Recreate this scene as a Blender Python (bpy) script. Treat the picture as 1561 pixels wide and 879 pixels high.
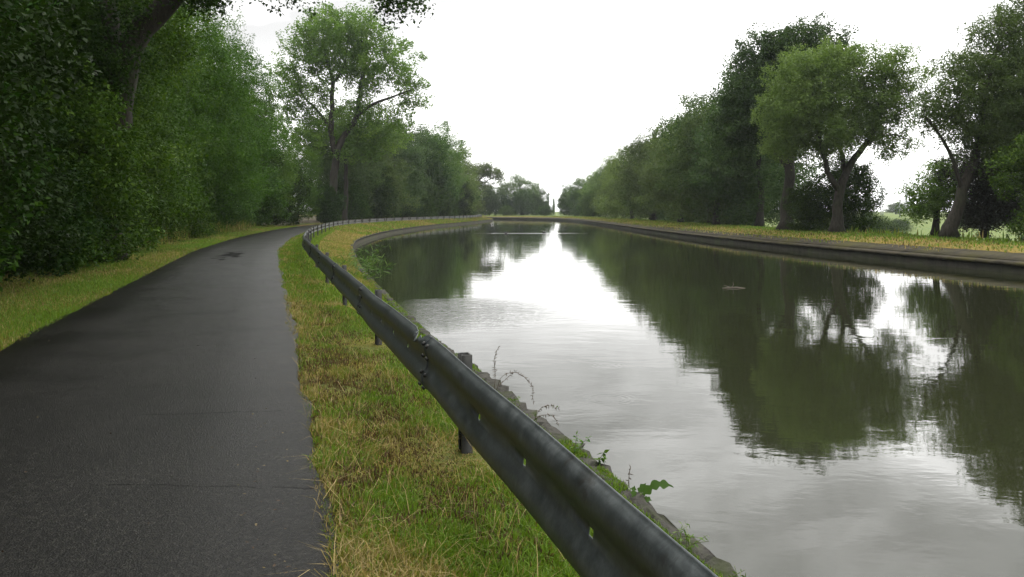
import bpy, math, random
import numpy as np
from mathutils import Vector
from mathutils.geometry import delaunay_2d_cdt
R = math.radians
scene = bpy.context.scene
for o in list(bpy.data.objects):
    bpy.data.objects.remove(o)
col = scene.collection

# ------------------------------------------------------------------ camera, sky, sun, exposure
cam_d = bpy.data.cameras.new("camera")
cam = bpy.data.objects.new("camera", cam_d)
col.objects.link(cam)
cam.location = (0, 0, 1.3)
cam.rotation_euler = (R(90), 0, 0)
cam_d.sensor_width = 36.0
cam_d.lens = 36.0 * 1300 / 1561
cam_d.shift_y = -(439.5 - 321) / 1561
cam_d.clip_start = 0.05
cam_d.clip_end = 6000
scene.camera = cam

SUN_EL, SUN_ROT = 58.0, 20.0          # rotation measured from +Y towards +X
scene.view_settings.view_transform = 'Standard'
scene.view_settings.look = 'None'
scene.view_settings.exposure = 0.45
scene.view_settings.gamma = 1.0
scene.render.engine = 'CYCLES'
cy = scene.cycles
cy.max_bounces = 6
cy.diffuse_bounces = 3
cy.glossy_bounces = 3
cy.transmission_bounces = 3
cy.volume_bounces = 0
cy.transparent_max_bounces = 6
cy.use_denoising = True
cy.caustics_reflective = False
cy.caustics_refractive = False
cy.sample_clamp_indirect = 6.0


class N:
    """small helper for node trees"""
    def __init__(self, tree):
        self.t = tree
        tree.nodes.clear()

    def new(self, typ, inputs=None, **props):
        n = self.t.nodes.new(typ)
        for k, v in props.items():
            setattr(n, k, v)
        if inputs:
            for k, v in inputs.items():
                s = n.inputs[k]
                if isinstance(v, bpy.types.NodeSocket):
                    self.t.links.new(v, s)
                else:
                    s.default_value = v
        return n

    def math(self, op, a, b=0.0, c=None, clamp=False):
        i = {0: a, 1: b}
        if c is not None:
            i[2] = c
        n = self.new('ShaderNodeMath', i, operation=op)
        n.use_clamp = clamp
        return n.outputs[0]

    def vmath(self, op, a, b=(0, 0, 0)):
        return self.new('ShaderNodeVectorMath', {0: a, 1: b}, operation=op).outputs[0]

    def noise(self, vec, scale, detail=3.0, rough=0.55, dist=0.0):
        return self.new('ShaderNodeTexNoise', {'Vector': vec, 'Scale': scale, 'Detail': detail,
                                               'Roughness': rough, 'Distortion': dist}).outputs[0]

    def ramp(self, fac, stops, interp='LINEAR'):
        n = self.new('ShaderNodeValToRGB', {'Fac': fac})
        cr = n.color_ramp
        cr.interpolation = interp
        while len(cr.elements) < len(stops):
            cr.elements.new(0.5)
        for e, (p, c) in zip(cr.elements, stops):
            e.position = p
            e.color = (c, c, c, 1) if not hasattr(c, '__len__') else (*c, 1)
        return n.outputs[0]

    def mix(self, fac, a, b, blend='MIX'):
        n = self.new('ShaderNodeMix', data_type='RGBA', blend_type=blend)
        for s, v in ((n.inputs[0], fac), (n.inputs[6], a), (n.inputs[7], b)):
            if isinstance(v, bpy.types.NodeSocket):
                self.t.links.new(v, s)
            elif hasattr(v, '__len__') and len(v) == 3:
                s.default_value = (*v, 1)
            else:
                s.default_value = v
        return n.outputs[2]

    def scale(self, vec, s):
        return self.vmath('MULTIPLY', vec, s)

    def link(self, a, b):
        self.t.links.new(a, b)


world = bpy.data.worlds.new("World")
scene.world = world
world.use_nodes = True
w = N(world.node_tree)
tc = w.new('ShaderNodeTexCoord')
d = tc.outputs['Generated']
sep = w.new('ShaderNodeSeparateXYZ', {0: d})
sx, sy, sz = sep.outputs
sky = w.new('ShaderNodeTexSky', sky_type='NISHITA', sun_disc=False, sun_elevation=R(SUN_EL), sun_rotation=R(SUN_ROT),
            air_density=1.0, dust_density=4.0)
den = w.math('ADD', w.math('MAXIMUM', sz, 0.0), 0.16)
px = w.math('DIVIDE', sx, den)
py = w.math('DIVIDE', sy, den)
pv = w.new('ShaderNodeCombineXYZ', {0: px, 1: py, 2: 0.0}).outputs[0]
n1 = w.noise(w.vmath('ADD', pv, (3.1, 1.7, 0)), 0.85, 5.0, 0.55, 0.6)
n2 = w.noise(w.vmath('ADD', pv, (9.0, 4.0, 2.0)), 2.6, 4.0, 0.6, 0.8)
cl = w.math('ADD', w.math('MULTIPLY', n1, 0.7), w.math('MULTIPLY', n2, 0.3))
cloud = w.ramp(cl, [(0.37, 0.36), (0.45, 0.66), (0.53, 1.0), (0.62, 1.6)])
# brighter ahead and to the right, darker to the left and behind
aim = w.new('ShaderNodeVectorMath', {0: d, 1: (0.30, 0.95, 0.06)}, operation='DOT_PRODUCT').outputs['Value']
glow = w.ramp(w.math('MULTIPLY_ADD', aim, 0.5, 0.5), [(0.0, 0.72), (0.55, 0.78), (0.85, 0.92), (0.96, 1.2), (1.0, 1.4)])
hor = w.ramp(sz, [(0.0, 0.92), (0.06, 0.78), (0.14, 0.66), (0.26, 0.85), (0.4, 0.95), (0.65, 1.4), (1.0, 1.8)])
# contrast of the cloud layer fades into glare near the horizon
cf = w.ramp(sz, [(0.0, 0.15), (0.10, 0.40), (0.20, 0.85), (0.28, 1.0)])
cloudv = w.math('ADD', w.math('MULTIPLY', cloud, cf), w.math('SUBTRACT', 1.0, cf))
lum = w.math('MULTIPLY', w.math('MULTIPLY', cloudv, glow), w.math('MULTIPLY', hor, 19.0))
cc = w.new('ShaderNodeCombineXYZ', {0: lum, 1: w.math('MULTIPLY', lum, 0.995), 2: w.math('MULTIPLY', lum, 0.985)}).outputs[0]
skyc = w.mix(0.93, sky.outputs[0], cc)
bg = w.new('ShaderNodeBackground', {'Color': skyc, 'Strength': 0.1})
wo = w.new('ShaderNodeOutputWorld', {'Surface': bg.outputs[0]})

sun_d = bpy.data.lights.new("sun", 'SUN')
sun_d.energy = 1.2
sun_d.angle = R(30)
sun_d.color = (1.0, 0.96, 0.9)
sun = bpy.data.objects.new("sun", sun_d)
col.objects.link(sun)
sd = Vector((math.sin(R(SUN_ROT)) * math.cos(R(SUN_EL)), math.cos(R(SUN_ROT)) * math.cos(R(SUN_EL)), math.sin(R(SUN_EL))))
sun.rotation_euler = sd.to_track_quat('Z', 'Y').to_euler()
sun.location = (0, 0, 60)


# ------------------------------------------------------------------ helpers
def tag(o, label=None, cat=None, group=None, kind=None):
    if label: o['label'] = label
    if cat: o['category'] = cat
    if group: o['group'] = group
    if kind: o['kind'] = kind
    return o


def empty(name, loc=(0, 0, 0), rz=0.0):
    o = bpy.data.objects.new(name, None)
    o.empty_display_size = 0.3
    o.location = loc
    o.rotation_euler = (0, 0, rz)
    col.objects.link(o)
    return o


def mesh_arrays(name, V, F, attrs=None, smooth=False):
    """F: (n,k) array of equal-size faces, or list of such arrays"""
    me = bpy.data.meshes.new(name)
    V = np.asarray(V, np.float32)
    Fs = F if isinstance(F, list) else [F]
    Fs = [np.asarray(f, np.int32) for f in Fs if len(f)]
    me.vertices.add(len(V))
    me.vertices.foreach_set('co', V.ravel())
    nl = sum(f.size for f in Fs)
    nf = sum(len(f) for f in Fs)
    me.loops.add(nl)
    me.polygons.add(nf)
    me.loops.foreach_set('vertex_index', np.concatenate([f.ravel() for f in Fs]))
    tot = np.concatenate([np.full(len(f), f.shape[1], np.int32) for f in Fs])
    st = np.concatenate([[0], np.cumsum(tot)[:-1]]).astype(np.int32)
    me.polygons.foreach_set('loop_start', st)
    me.polygons.foreach_set('loop_total', tot)
    if smooth:
        me.polygons.foreach_set('use_smooth', np.ones(nf, bool))
    me.update(calc_edges=True)
    if attrs:
        for k, a in attrs.items():
            a = np.asarray(a, np.float32)
            if a.ndim == 1:
                at = me.attributes.new(k, 'FLOAT', 'POINT')
                at.data.foreach_set('value', a)
            else:
                at = me.attributes.new(k, 'FLOAT_COLOR', 'POINT')
                if a.shape[1] == 3:
                    a = np.concatenate([a, np.ones((len(a), 1), np.float32)], 1)
                at.data.foreach_set('color', a.ravel())
    return me


def obj(name, me, mat, parent=None):
    o = bpy.data.objects.new(name, me)
    if mat and not me.materials:
        me.materials.append(mat)
    col.objects.link(o)
    if parent:
        o.parent = parent
    return o


def copy_tree(o, parent=None):
    c = o.copy()
    col.objects.link(c)
    if parent:
        c.parent = parent
    for ch in list(o.children):
        copy_tree(ch, c)
    return c


class MB:
    """collects vertices and faces"""
    def __init__(self):
        self.v, self.q, self.t, self.n = [], [], [], 0

    def add(self, V, Q=None, T=None):
        V = np.asarray(V, float).reshape(-1, 3)
        if Q is not None and len(Q): self.q.append(np.asarray(Q, int) + self.n)
        if T is not None and len(T): self.t.append(np.asarray(T, int) + self.n)
        self.v.append(V)
        self.n += len(V)

    def box(self, c, s, rz=0.0):
        c = np.array(c, float); s = np.array(s, float) / 2
        V = np.array([[x, y, z] for z in (-1, 1) for y in (-1, 1) for x in (-1, 1)]) * s
        ca, sa = math.cos(rz), math.sin(rz)
        V = V @ np.array([[ca, sa, 0], [-sa, ca, 0], [0, 0, 1]]) + c
        self.add(V, [[0, 2, 3, 1], [4, 5, 7, 6], [0, 1, 5, 4], [2, 6, 7, 3], [0, 4, 6, 2], [1, 3, 7, 5]])

    def tube(self, P, r, sides=6, cap=True):
        P = np.asarray(P, float)
        n = len(P)
        r = np.broadcast_to(np.asarray(r, float), (n,))
        T = np.gradient(P, axis=0)
        T /= np.linalg.norm(T, axis=1, keepdims=True) + 1e-9
        up = np.array([0, 0, 1.0]) if abs(T[0, 2]) < 0.9 else np.array([1.0, 0, 0])
        A = np.zeros_like(P)
        a = np.cross(T[0], up); a /= np.linalg.norm(a)
        for i in range(n):
            a = a - T[i] * a.dot(T[i])
            a /= np.linalg.norm(a) + 1e-9
            A[i] = a
        B = np.cross(T, A)
        th = np.arange(sides) * 2 * math.pi / sides
        V = P[:, None] + r[:, None, None] * (A[:, None] * np.cos(th)[None, :, None] + B[:, None] * np.sin(th)[None, :, None])
        V = V.reshape(-1, 3)
        i = np.arange(n - 1)[:, None] * sides
        j = np.arange(sides)[None, :]
        k = (j + 1) % sides
        Q = np.stack([i + j, i + k, i + sides + k, i + sides + j], -1).reshape(-1, 4)
        Tn = None
        if cap:
            V = np.concatenate([V, P[-1:], P[:1]])
            e = (n - 1) * sides
            Tn = [[e + a_, e + (a_ + 1) % sides, n * sides] for a_ in range(sides)] + \
                 [[(a_ + 1) % sides, a_, n * sides + 1] for a_ in range(sides)]
        self.add(V, Q, Tn)

    def mesh(self, name, smooth=False, attrs=None):
        V = np.concatenate(self.v)
        F = []
        if self.q: F.append(np.concatenate(self.q))
        if self.t: F.append(np.concatenate(self.t))
        return mesh_arrays(name, V, F, attrs, smooth)


def vnoise(x, y, seed=0):
    """smooth value noise in [0,1]"""
    x = np.asarray(x, float); y = np.asarray(y, float)
    xi = np.floor(x).astype(np.int64); yi = np.floor(y).astype(np.int64)
    fx = x - xi; fy = y - yi
    fx = fx * fx * (3 - 2 * fx); fy = fy * fy * (3 - 2 * fy)

    def h(a, b):
        v = (a * 374761393 + b * 668265263 + seed * 974711) & 0x7fffffff
        v = ((v ^ (v >> 13)) * 1274126177) & 0x7fffffff
        return ((v ^ (v >> 16)) & 0xffff) / 65535.0
    return (h(xi, yi) * (1 - fx) + h(xi + 1, yi) * fx) * (1 - fy) + (h(xi, yi + 1) * (1 - fx) + h(xi + 1, yi + 1) * fx) * fy


def fbm(x, y, seed=0):
    return (vnoise(x, y, seed) + 0.5 * vnoise(2.1 * x, 2.1 * y, seed + 7) + 0.25 * vnoise(4.3 * x, 4.3 * y, seed + 13)) / 1.75


def catmull(P, step):
    P = np.asarray(P, float)
    Q = np.concatenate([[2 * P[0] - P[1]], P, [2 * P[-1] - P[-2]]])
    out = []
    for i in range(1, len(Q) - 2):
        p0, p1, p2, p3 = Q[i - 1], Q[i], Q[i + 1], Q[i + 2]
        t = np.linspace(0, 1, 24, endpoint=False)[:, None]
        out.append(0.5 * (2 * p1 + (p2 - p0) * t + (2 * p0 - 5 * p1 + 4 * p2 - p3) * t ** 2 + (3 * p1 - p0 - 3 * p2 + p3) * t ** 3))
    out = np.concatenate(out + [P[-1:]])
    s = np.concatenate([[0], np.cumsum(np.linalg.norm(np.diff(out, axis=0), axis=1))])
    n = max(2, int(s[-1] / step) + 1)
    q = np.linspace(0, s[-1], n)
    return np.stack([np.interp(q, s, out[:, k]) for k in range(out.shape[1])], 1)


def normals_left(P):
    T = np.gradient(P, axis=0)
    T /= np.linalg.norm(T, axis=1, keepdims=True)
    return np.stack([-T[:, 1], T[:, 0]], 1)


# ------------------------------------------------------------------ materials
def material(name):
    m = bpy.data.materials.new(name)
    m.use_nodes = True
    return m, N(m.node_tree)


def finish(n, shader):
    n.new('ShaderNodeOutputMaterial', {'Surface': shader})


def leaf_mat(name, dark, mid, light, rough=0.5, trans=0.3, spec=0.3):
    m, n = material(name)
    at = n.new('ShaderNodeAttribute', attribute_name='tone').outputs['Fac']
    oi = n.new('ShaderNodeObjectInfo').outputs['Random']
    c = n.ramp(at, [(0.0, dark), (0.5, mid), (1.0, light)])
    hsv = n.new('ShaderNodeHueSaturation', {'Hue': n.math('MULTIPLY_ADD', n.math('FRACT', n.math('MULTIPLY', oi, 7.3)), 0.028, 0.484), 'Saturation': 1.0,
                                            'Value': n.math('MULTIPLY_ADD', oi, 0.75, 0.66), 'Color': c})
    c = hsv.outputs[0]
    p = n.new('ShaderNodeBsdfPrincipled', {'Base Color': c, 'Roughness': rough, 'Specular IOR Level': spec})
    ct = n.mix(1.0, c, (1.5, 1.6, 0.7), 'MULTIPLY')
    tr = n.new('ShaderNodeBsdfTranslucent', {'Color': ct})
    mx = n.new('ShaderNodeMixShader', {0: trans, 1: p.outputs[0], 2: tr.outputs[0]})
    finish(n, mx.outputs[0])
    return m


def bark_mat(name, c1, c2):
    m, n = material(name)
    tc = n.new('ShaderNodeTexCoord').outputs['Object']
    v = n.scale(tc, (6, 6, 1.2))
    a = n.noise(v, 2.0, 5, 0.65)
    b = n.noise(tc, 1.3, 3, 0.5)
    c = n.mix(n.ramp(a, [(0.35, 0.0), (0.65, 1.0)]), c1, c2)
    c = n.mix(n.ramp(b, [(0.5, 0.0), (0.7, 0.45)]), c, (0.04, 0.055, 0.02))
    bp = n.new('ShaderNodeBump', {'Height': a, 'Strength': 0.9, 'Distance': 0.04})
    p = n.new('ShaderNodeBsdfPrincipled', {'Base Color': c, 'Roughness': 0.9, 'Normal': bp.outputs[0], 'Specular IOR Level': 0.2})
    finish(n, p.outputs[0])
    return m


LEAF = {
    'wood': leaf_mat('leaf_wood', (0.010, 0.029, 0.003), (0.025, 0.059, 0.006), (0.072, 0.128, 0.012), 0.6, 0.22, 0.08),
    'gloss': leaf_mat('leaf_gloss', (0.008, 0.023, 0.004), (0.018, 0.043, 0.006), (0.042, 0.084, 0.013), 0.55, 0.2, 0.08),
    'ash': leaf_mat('leaf_ash', (0.022, 0.056, 0.005), (0.048, 0.100, 0.008), (0.092, 0.165, 0.015), 0.6, 0.28, 0.12),
    'poplar': leaf_mat('leaf_poplar', (0.040, 0.078, 0.012), (0.076, 0.132, 0.020), (0.135, 0.200, 0.036), 0.6, 0.32, 0.15),
    'willow': leaf_mat('leaf_willow', (0.046, 0.078, 0.020), (0.078, 0.120, 0.032), (0.118, 0.166, 0.048), 0.6, 0.3, 0.12),
    'dark': leaf_mat('leaf_dark', (0.026, 0.052, 0.014), (0.050, 0.090, 0.024), (0.092, 0.138, 0.038), 0.6, 0.25, 0.12),
    'purple': leaf_mat('leaf_dusky', (0.018, 0.018, 0.012), (0.028, 0.026, 0.018), (0.042, 0.045, 0.026), 0.6, 0.2, 0.12),
    'weed': leaf_mat('leaf_weed', (0.040, 0.085, 0.016), (0.060, 0.115, 0.022), (0.100, 0.155, 0.035), 0.6, 0.3, 0.15),
}
BARK = bark_mat('bark', (0.020, 0.018, 0.014), (0.048, 0.042, 0.033))
BARKD = bark_mat('bark_dark', (0.018, 0.016, 0.012), (0.042, 0.037, 0.028))

# ground
m_ground, n = material('ground_grass')
tcg = n.new('ShaderNodeTexCoord').outputs['Object']
gc = n.new('ShaderNodeAttribute', attribute_name='col').outputs['Color']
g1 = n.noise(tcg, 1.1, 6, 0.65)
g2 = n.noise(tcg, 14.0, 5, 0.7)
c = n.mix(n.ramp(g1, [(0.4, 0.0), (0.62, 1.0)]), gc, n.mix(1.0, gc, (1.5, 1.15, 0.9), 'MULTIPLY'))
c = n.mix(1.0, c, n.ramp(g2, [(0.3, 0.55), (0.7, 1.3)]), 'MULTIPLY')
bp = n.new('ShaderNodeBump', {'Height': g2, 'Strength': 0.8, 'Distance': 0.05})
p = n.new('ShaderNodeBsdfPrincipled', {'Base Color': c, 'Roughness': 0.95, 'Specular IOR Level': 0.1, 'Normal': bp.outputs[0]})
finish(n, p.outputs[0])

# grass blades
m_blade, n = material('grass_blades')
gc = n.new('ShaderNodeAttribute', attribute_name='col').outputs['Color']
p = n.new('ShaderNodeBsdfPrincipled', {'Base Color': gc, 'Roughness': 0.6, 'Specular IOR Level': 0.25})
tr = n.new('ShaderNodeBsdfTranslucent', {'Color': n.mix(1.0, gc, (1.3, 1.4, 0.8), 'MULTIPLY')})
mx = n.new('ShaderNodeMixShader', {0: 0.3, 1: p.outputs[0], 2: tr.outputs[0]})
finish(n, mx.outputs[0])

# asphalt
m_asphalt, n = material('wet_asphalt')
tca = n.new('ShaderNodeTexCoord').outputs['Object']
a1 = n.noise(n.scale(tca, (1.0, 0.8, 1.0)), 48.0, 6, 0.8)
a2 = n.noise(tca, 0.9, 4, 0.6)
a3 = n.noise(n.scale(tca, (3.0, 0.8, 1)), 2.0, 5, 0.7, 0.6)
vor = n.new('ShaderNodeTexVoronoi', {'Vector': tca, 'Scale': 130.0}).outputs['Distance']
base = n.ramp(a1, [(0.3, (0.0015, 0.0015, 0.0014)), (0.50, (0.0065, 0.0063, 0.0054)), (0.68, (0.024, 0.023, 0.019))])
base = n.mix(1.0, base, n.ramp(a2, [(0.3, 0.6), (0.7, 1.35)]), 'MULTIPLY')
sepa = n.new('ShaderNodeSeparateXYZ', {0: tca})
X, Y = sepa.outputs[0], sepa.outputs[1]


def line_mask(n, X, Y, p, ang, half, wob, wide):
    ca, sa = math.cos(ang), math.sin(ang)
    u = n.math('ADD', n.math('MULTIPLY', n.math('SUBTRACT', X, p[0]), ca), n.math('MULTIPLY', n.math('SUBTRACT', Y, p[1]), sa))
    v = n.math('ADD', n.math('MULTIPLY', n.math('SUBTRACT', X, p[0]), -sa), n.math('MULTIPLY', n.math('SUBTRACT', Y, p[1]), ca))
    v = n.math('ADD', v, n.math('MULTIPLY', n.math('SUBTRACT', a3, 0.5), wob))
    m1 = n.math('LESS_THAN', n.math('ABSOLUTE', v), wide)
    m2 = n.math('LESS_THAN', n.math('ABSOLUTE', u), half)
    br = n.math('GREATER_THAN', n.noise(tca, 9.0, 4, 0.75), 0.46)
    return n.math('MULTIPLY', n.math('MULTIPLY', m1, m2), br)


masks = [line_mask(n, X, Y, (-4.6, 13.9), 0.10, 1.5, 0.25, 0.016),
         line_mask(n, X, Y, (-6.2, 20.3), 0.05, 1.4, 0.3, 0.02),
         line_mask(n, X, Y, (-1.9, 5.3), 0.2, 0.45, 0.15, 0.008),
         line_mask(n, X, Y, (-1.35, 3.9), 0.0, 0.5, 0.12, 0.007),
         line_mask(n, X, Y, (-6.3, 15.8), 1.85, 1.9, 0.5, 0.02),
         line_mask(n, X, Y, (-2.6, 8.0), 0.15, 0.4, 0.2, 0.008),
         line_mask(n, X, Y, (-8.9, 26.5), 0.15, 1.1, 0.5, 0.03)]
crack = masks[0]
for k in masks[1:]:
    crack = n.math('MAXIMUM', crack, k)
crack = n.math('MULTIPLY', crack, 0.7)
# tar-like dark wet patch
e = n.math('ADD', n.math('POWER', n.math('DIVIDE', n.math('SUBTRACT', n.math('ADD', X, n.math('MULTIPLY', Y, 0.22)), -2.65), 0.42), 2.0),
           n.math('POWER', n.math('DIVIDE', n.math('SUBTRACT', Y, 24.0), 3.2), 2.0))
pm = n.math('ADD', n.math('MULTIPLY', n.math('SUBTRACT', 1.0, e), 0.20), n.noise(n.scale(tca, (1.0, 0.35, 1.0)), 3.6, 6, 0.72, 0.5))
patch = n.ramp(pm, [(0.60, 0.0), (0.64, 1.0)])
dm = n.math('MAXIMUM', crack, patch)
base = n.mix(n.math('MULTIPLY', dm, 0.8), base, (0.006, 0.006, 0.006))
rgh = n.math('ADD', n.math('MULTIPLY', a2, 0.25), 0.24)
hgt = n.math('ADD', n.math('MULTIPLY', a1, 1.0), n.math('MULTIPLY', vor, 0.6))
hgt = n.math('SUBTRACT', hgt, n.math('MULTIPLY', dm, 1.2))
bp = n.new('ShaderNodeBump', {'Height': hgt, 'Strength': 0.7, 'Distance': 0.006})
p = n.new('ShaderNodeBsdfPrincipled', {'Base Color': base, 'Roughness': rgh, 'Specular IOR Level': n.math('MULTIPLY_ADD', dm, -0.07, 0.075), 'Normal': bp.outputs[0]})
finish(n, p.outputs[0])

# water
m_water, n = material('canal_water')
tw = n.new('ShaderNodeTexCoord').outputs['Object']
sepw = n.new('ShaderNodeSeparateXYZ', {0: tw})
X, Y = sepw.outputs[0], sepw.outputs[1]
w1 = n.noise(n.scale(tw, (1.0, 1.5, 1.0)), 1.5, 3, 0.45, 0.4)
w2 = n.noise(n.scale(tw, (1.0, 1.6, 1.0)), 9.0, 2, 0.5, 0.3)
w3 = n.noise(n.scale(tw, (0.45, 1.0, 1.0)), 0.6, 2, 0.5)
pt = n.ramp(n.noise(n.scale(tw, (0.5, 1.0, 1.0)), 0.14, 3, 0.55), [(0.40, 0.25), (0.66, 0.75)])


def ell(n, cx, cy, rx, ry):
    e = n.math('ADD', n.math('POWER', n.math('DIVIDE', n.math('SUBTRACT', X, cx), rx), 2.0),
               n.math('POWER', n.math('DIVIDE', n.math('SUBTRACT', Y, cy), ry), 2.0))
    return n.math('SUBTRACT', 1.0, e, clamp=True)


ruff = ell(n, -1.0, 17.2, 2.6, 3.2)
ruff2 = ell(n, 1.5, 77.5, 6.5, 1.8)
hw = n.math('MULTIPLY', w1, n.math('MULTIPLY_ADD', pt, 0.85, 0.25))
hw = n.math('ADD', hw, n.math('MULTIPLY', w2, n.math('MULTIPLY_ADD', pt, 0.14, 0.03)))
hw = n.math('ADD', hw, n.math('MULTIPLY', w3, 1.0))
rr = n.noise(n.scale(tw, (0.7, 2.2, 1.0)), 4.0, 3, 0.6, 0.5)
hw = n.math('ADD', hw, n.math('MULTIPLY', rr, n.math('MULTIPLY', ruff, 3.2)))
hw = n.math('ADD', hw, n.math('MULTIPLY', rr, n.math('MULTIPLY', ruff2, 3.0)))
for (cx, cy, r0) in ((1.26, 11.3, 0.16), (1.05, 9.3, 0.20)):   # rings of single raindrops
    dx = n.math('SUBTRACT', X, cx); dy = n.math('SUBTRACT', Y, cy)
    dd = n.math('SQRT', n.math('ADD', n.math('MULTIPLY', dx, dx), n.math('MULTIPLY', dy, dy)))
    t = n.math('DIVIDE', n.math('SUBTRACT', dd, r0), 0.09)
    g = n.math('POWER', 2.718, n.math('MULTIPLY', n.math('MULTIPLY', t, t), -1.0))
    hw = n.math('ADD', hw, n.math('MULTIPLY', n.math('MULTIPLY', n.math('SINE', n.math('MULTIPLY', dd, 90.0)), g), 0.07))
bp = n.new('ShaderNodeBump', {'Height': hw, 'Strength': 1.0, 'Distance': 0.0034})
p = n.new('ShaderNodeBsdfPrincipled', {'Base Color': (0.017, 0.019, 0.009, 1), 'Roughness': 0.025, 'IOR': 1.333,
                                       'Specular IOR Level': 0.5, 'Normal': bp.outputs[0]})
finish(n, p.outputs[0])


def stone_mat(name, c1, c2, c3, scale, joint=None):
    m, n = material(name)
    tc = n.new('ShaderNodeTexCoord').outputs['Object']
    a = n.noise(tc, scale, 6, 0.65)
    b = n.noise(tc, scale * 0.2, 4, 0.6)
    c = n.mix(n.ramp(a, [(0.3, 0.0), (0.7, 1.0)]), c1, c2)
    c = n.mix(n.ramp(b, [(0.48, 0.0), (0.66, 0.8)]), c, c3)
    h = a
    if joint:
        st = n.new('ShaderNodeAttribute', attribute_name='run').outputs['Fac']
        f = n.math('FRACT', n.math('DIVIDE', st, joint))
        j = n.math('LESS_THAN', f, 0.03 / joint)
        c = n.mix(n.math('MULTIPLY', j, 0.8), c, (0.03, 0.03, 0.025))
        h = n.math('SUBTRACT', a, j)
    bp = n.new('ShaderNodeBump', {'Height': h, 'Strength': 0.8, 'Distance': 0.03})
    p = n.new('ShaderNodeBsdfPrincipled', {'Base Color': c, 'Roughness': 0.9, 'Normal': bp.outputs[0], 'Specular IOR Level': 0.08})
    finish(n, p.outputs[0])
    return m


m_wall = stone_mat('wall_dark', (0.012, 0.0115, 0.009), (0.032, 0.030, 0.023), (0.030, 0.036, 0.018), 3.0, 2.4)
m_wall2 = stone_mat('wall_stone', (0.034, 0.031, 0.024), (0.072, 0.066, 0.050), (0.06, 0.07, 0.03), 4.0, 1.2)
m_cope = stone_mat('coping_stone', (0.026, 0.025, 0.021), (0.070, 0.067, 0.058), (0.035, 0.045, 0.014), 14.0, 0.55)
m_slab = stone_mat('slab_concrete', (0.024, 0.022, 0.016), (0.058, 0.050, 0.034), (0.060, 0.056, 0.017), 1.6, 3.0)

# galvanised steel
m_steel, n = material('galvanised_steel')
ts = n.new('ShaderNodeTexCoord').outputs['Object']
s1 = n.noise(ts, 9.0, 5, 0.65)
s2 = n.noise(n.scale(ts, (1, 1, 5)), 3.0, 4, 0.6)
s3 = n.noise(ts, 60.0, 2, 0.6)
s5 = n.noise(ts, 28.0, 4, 0.7, 1.2)
s4 = n.noise(n.scale(ts, (25, 25, 1.5)), 2.0, 4, 0.7)
c = n.mix(n.ramp(s1, [(0.35, 0.0), (0.7, 1.0)]), (0.046, 0.055, 0.057), (0.105, 0.118, 0.118))
c = n.mix(n.ramp(s2, [(0.5, 0.0), (0.72, 0.6)]), c, (0.035, 0.040, 0.040))
c = n.mix(n.ramp(s4, [(0.55, 0.0), (0.75, 0.35)]), c, (0.16, 0.17, 0.165))
c = n.mix(1.0, c, n.ramp(s5, [(0.35, 0.78), (0.5, 1.0), (0.68, 1.22)]), 'MULTIPLY')
c = n.mix(n.ramp(n.noise(ts, 3.3, 6, 0.7), [(0.62, 0.0), (0.72, 0.7)]), c, (0.030, 0.022, 0.015))
bp = n.new('ShaderNodeBump', {'Height': s3, 'Strength': 0.12, 'Distance': 0.002})
p = n.new('ShaderNodeBsdfPrincipled', {'Base Color': c, 'Metallic': 0.5, 'Roughness': n.math('MULTIPLY_ADD', s1, 0.3, 0.28),
                                       'Normal': bp.outputs[0]})
finish(n, p.outputs[0])

m_post, n = material('post_steel')
ts = n.new('ShaderNodeTexCoord').outputs['Object']
s1 = n.noise(ts, 12.0, 5, 0.65)
c = n.mix(n.ramp(s1, [(0.4, 0.0), (0.65, 1.0)]), (0.014, 0.015, 0.014), (0.038, 0.038, 0.033))
p = n.new('ShaderNodeBsdfPrincipled', {'Base Color': c, 'Metallic': 0.2, 'Roughness': 0.65})
finish(n, p.outputs[0])


def plain(name, c, rough=0.7, var=0.15):
    m, n = material(name)
    tc = n.new('ShaderNodeTexCoord').outputs['Object']
    a = n.noise(tc, 6.0, 4, 0.6)
    cc_ = n.mix(1.0, c, n.ramp(a, [(0.3, 1 - var), (0.7, 1 + var)]), 'MULTIPLY')
    p = n.new('ShaderNodeBsdfPrincipled', {'Base Color': cc_, 'Roughness': rough})
    finish(n, p.outputs[0])
    return m


# ------------------------------------------------------------------ layout curves (x, y) in metres
PATH_R = catmull([(4.2, -16), (1.9, -7), (0.05, 0.4), (-0.62, 3.03), (-1.94, 7.7), (-3.45, 13), (-4.78, 17.7), (-6.15, 22.6), (-7.75, 28.6),
                  (-10.3, 40.2), (-11.9, 49), (-13.9, 62), (-15.3, 76), (-15.3, 91), (-13.9, 106), (-11.9, 121), (-9.3, 140), (-7.6, 160),
                  (-7.1, 177), (-8.5, 188), (-13, 196), (-22, 203), (-40, 214)], 0.25)
NP = normals_left(PATH_R)
PATH_L = PATH_R + NP * 2.62
RAIL = PATH_R - NP * 0.765
LEFT = catmull([(8.2, -24), (5.0, -10), (2.15, 0), (1.03, 4.14), (-0.28, 8.96), (-1.35, 12.7), (-3.9, 23), (-5.6, 30.7), (-8.2, 44),
                (-9.75, 55.5), (-10.8, 74), (-10.4, 95), (-9.3, 113), (-7.8, 127), (-5.8, 150), (-4.3, 172), (-4.3, 184), (-6.5, 191), (-14, 199),
                (-30, 209), (-60, 226), (-120, 245)], 0.25)
RIGHT = catmull([(22.0, -24), (20.8, -10), (19.6, 0), (16.5, 27.5), (14.0, 49.4), (13.0, 74), (12.9, 100), (12.9, 133), (12.2, 160), (10.5, 176),
                 (6, 190), (-4, 205), (-20, 220), (-60, 245), (-120, 268)], 0.25)
WZ = -0.75       # water level
WALL_TOP_L, WALL_TOP_R = -0.45, -0.41


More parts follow.
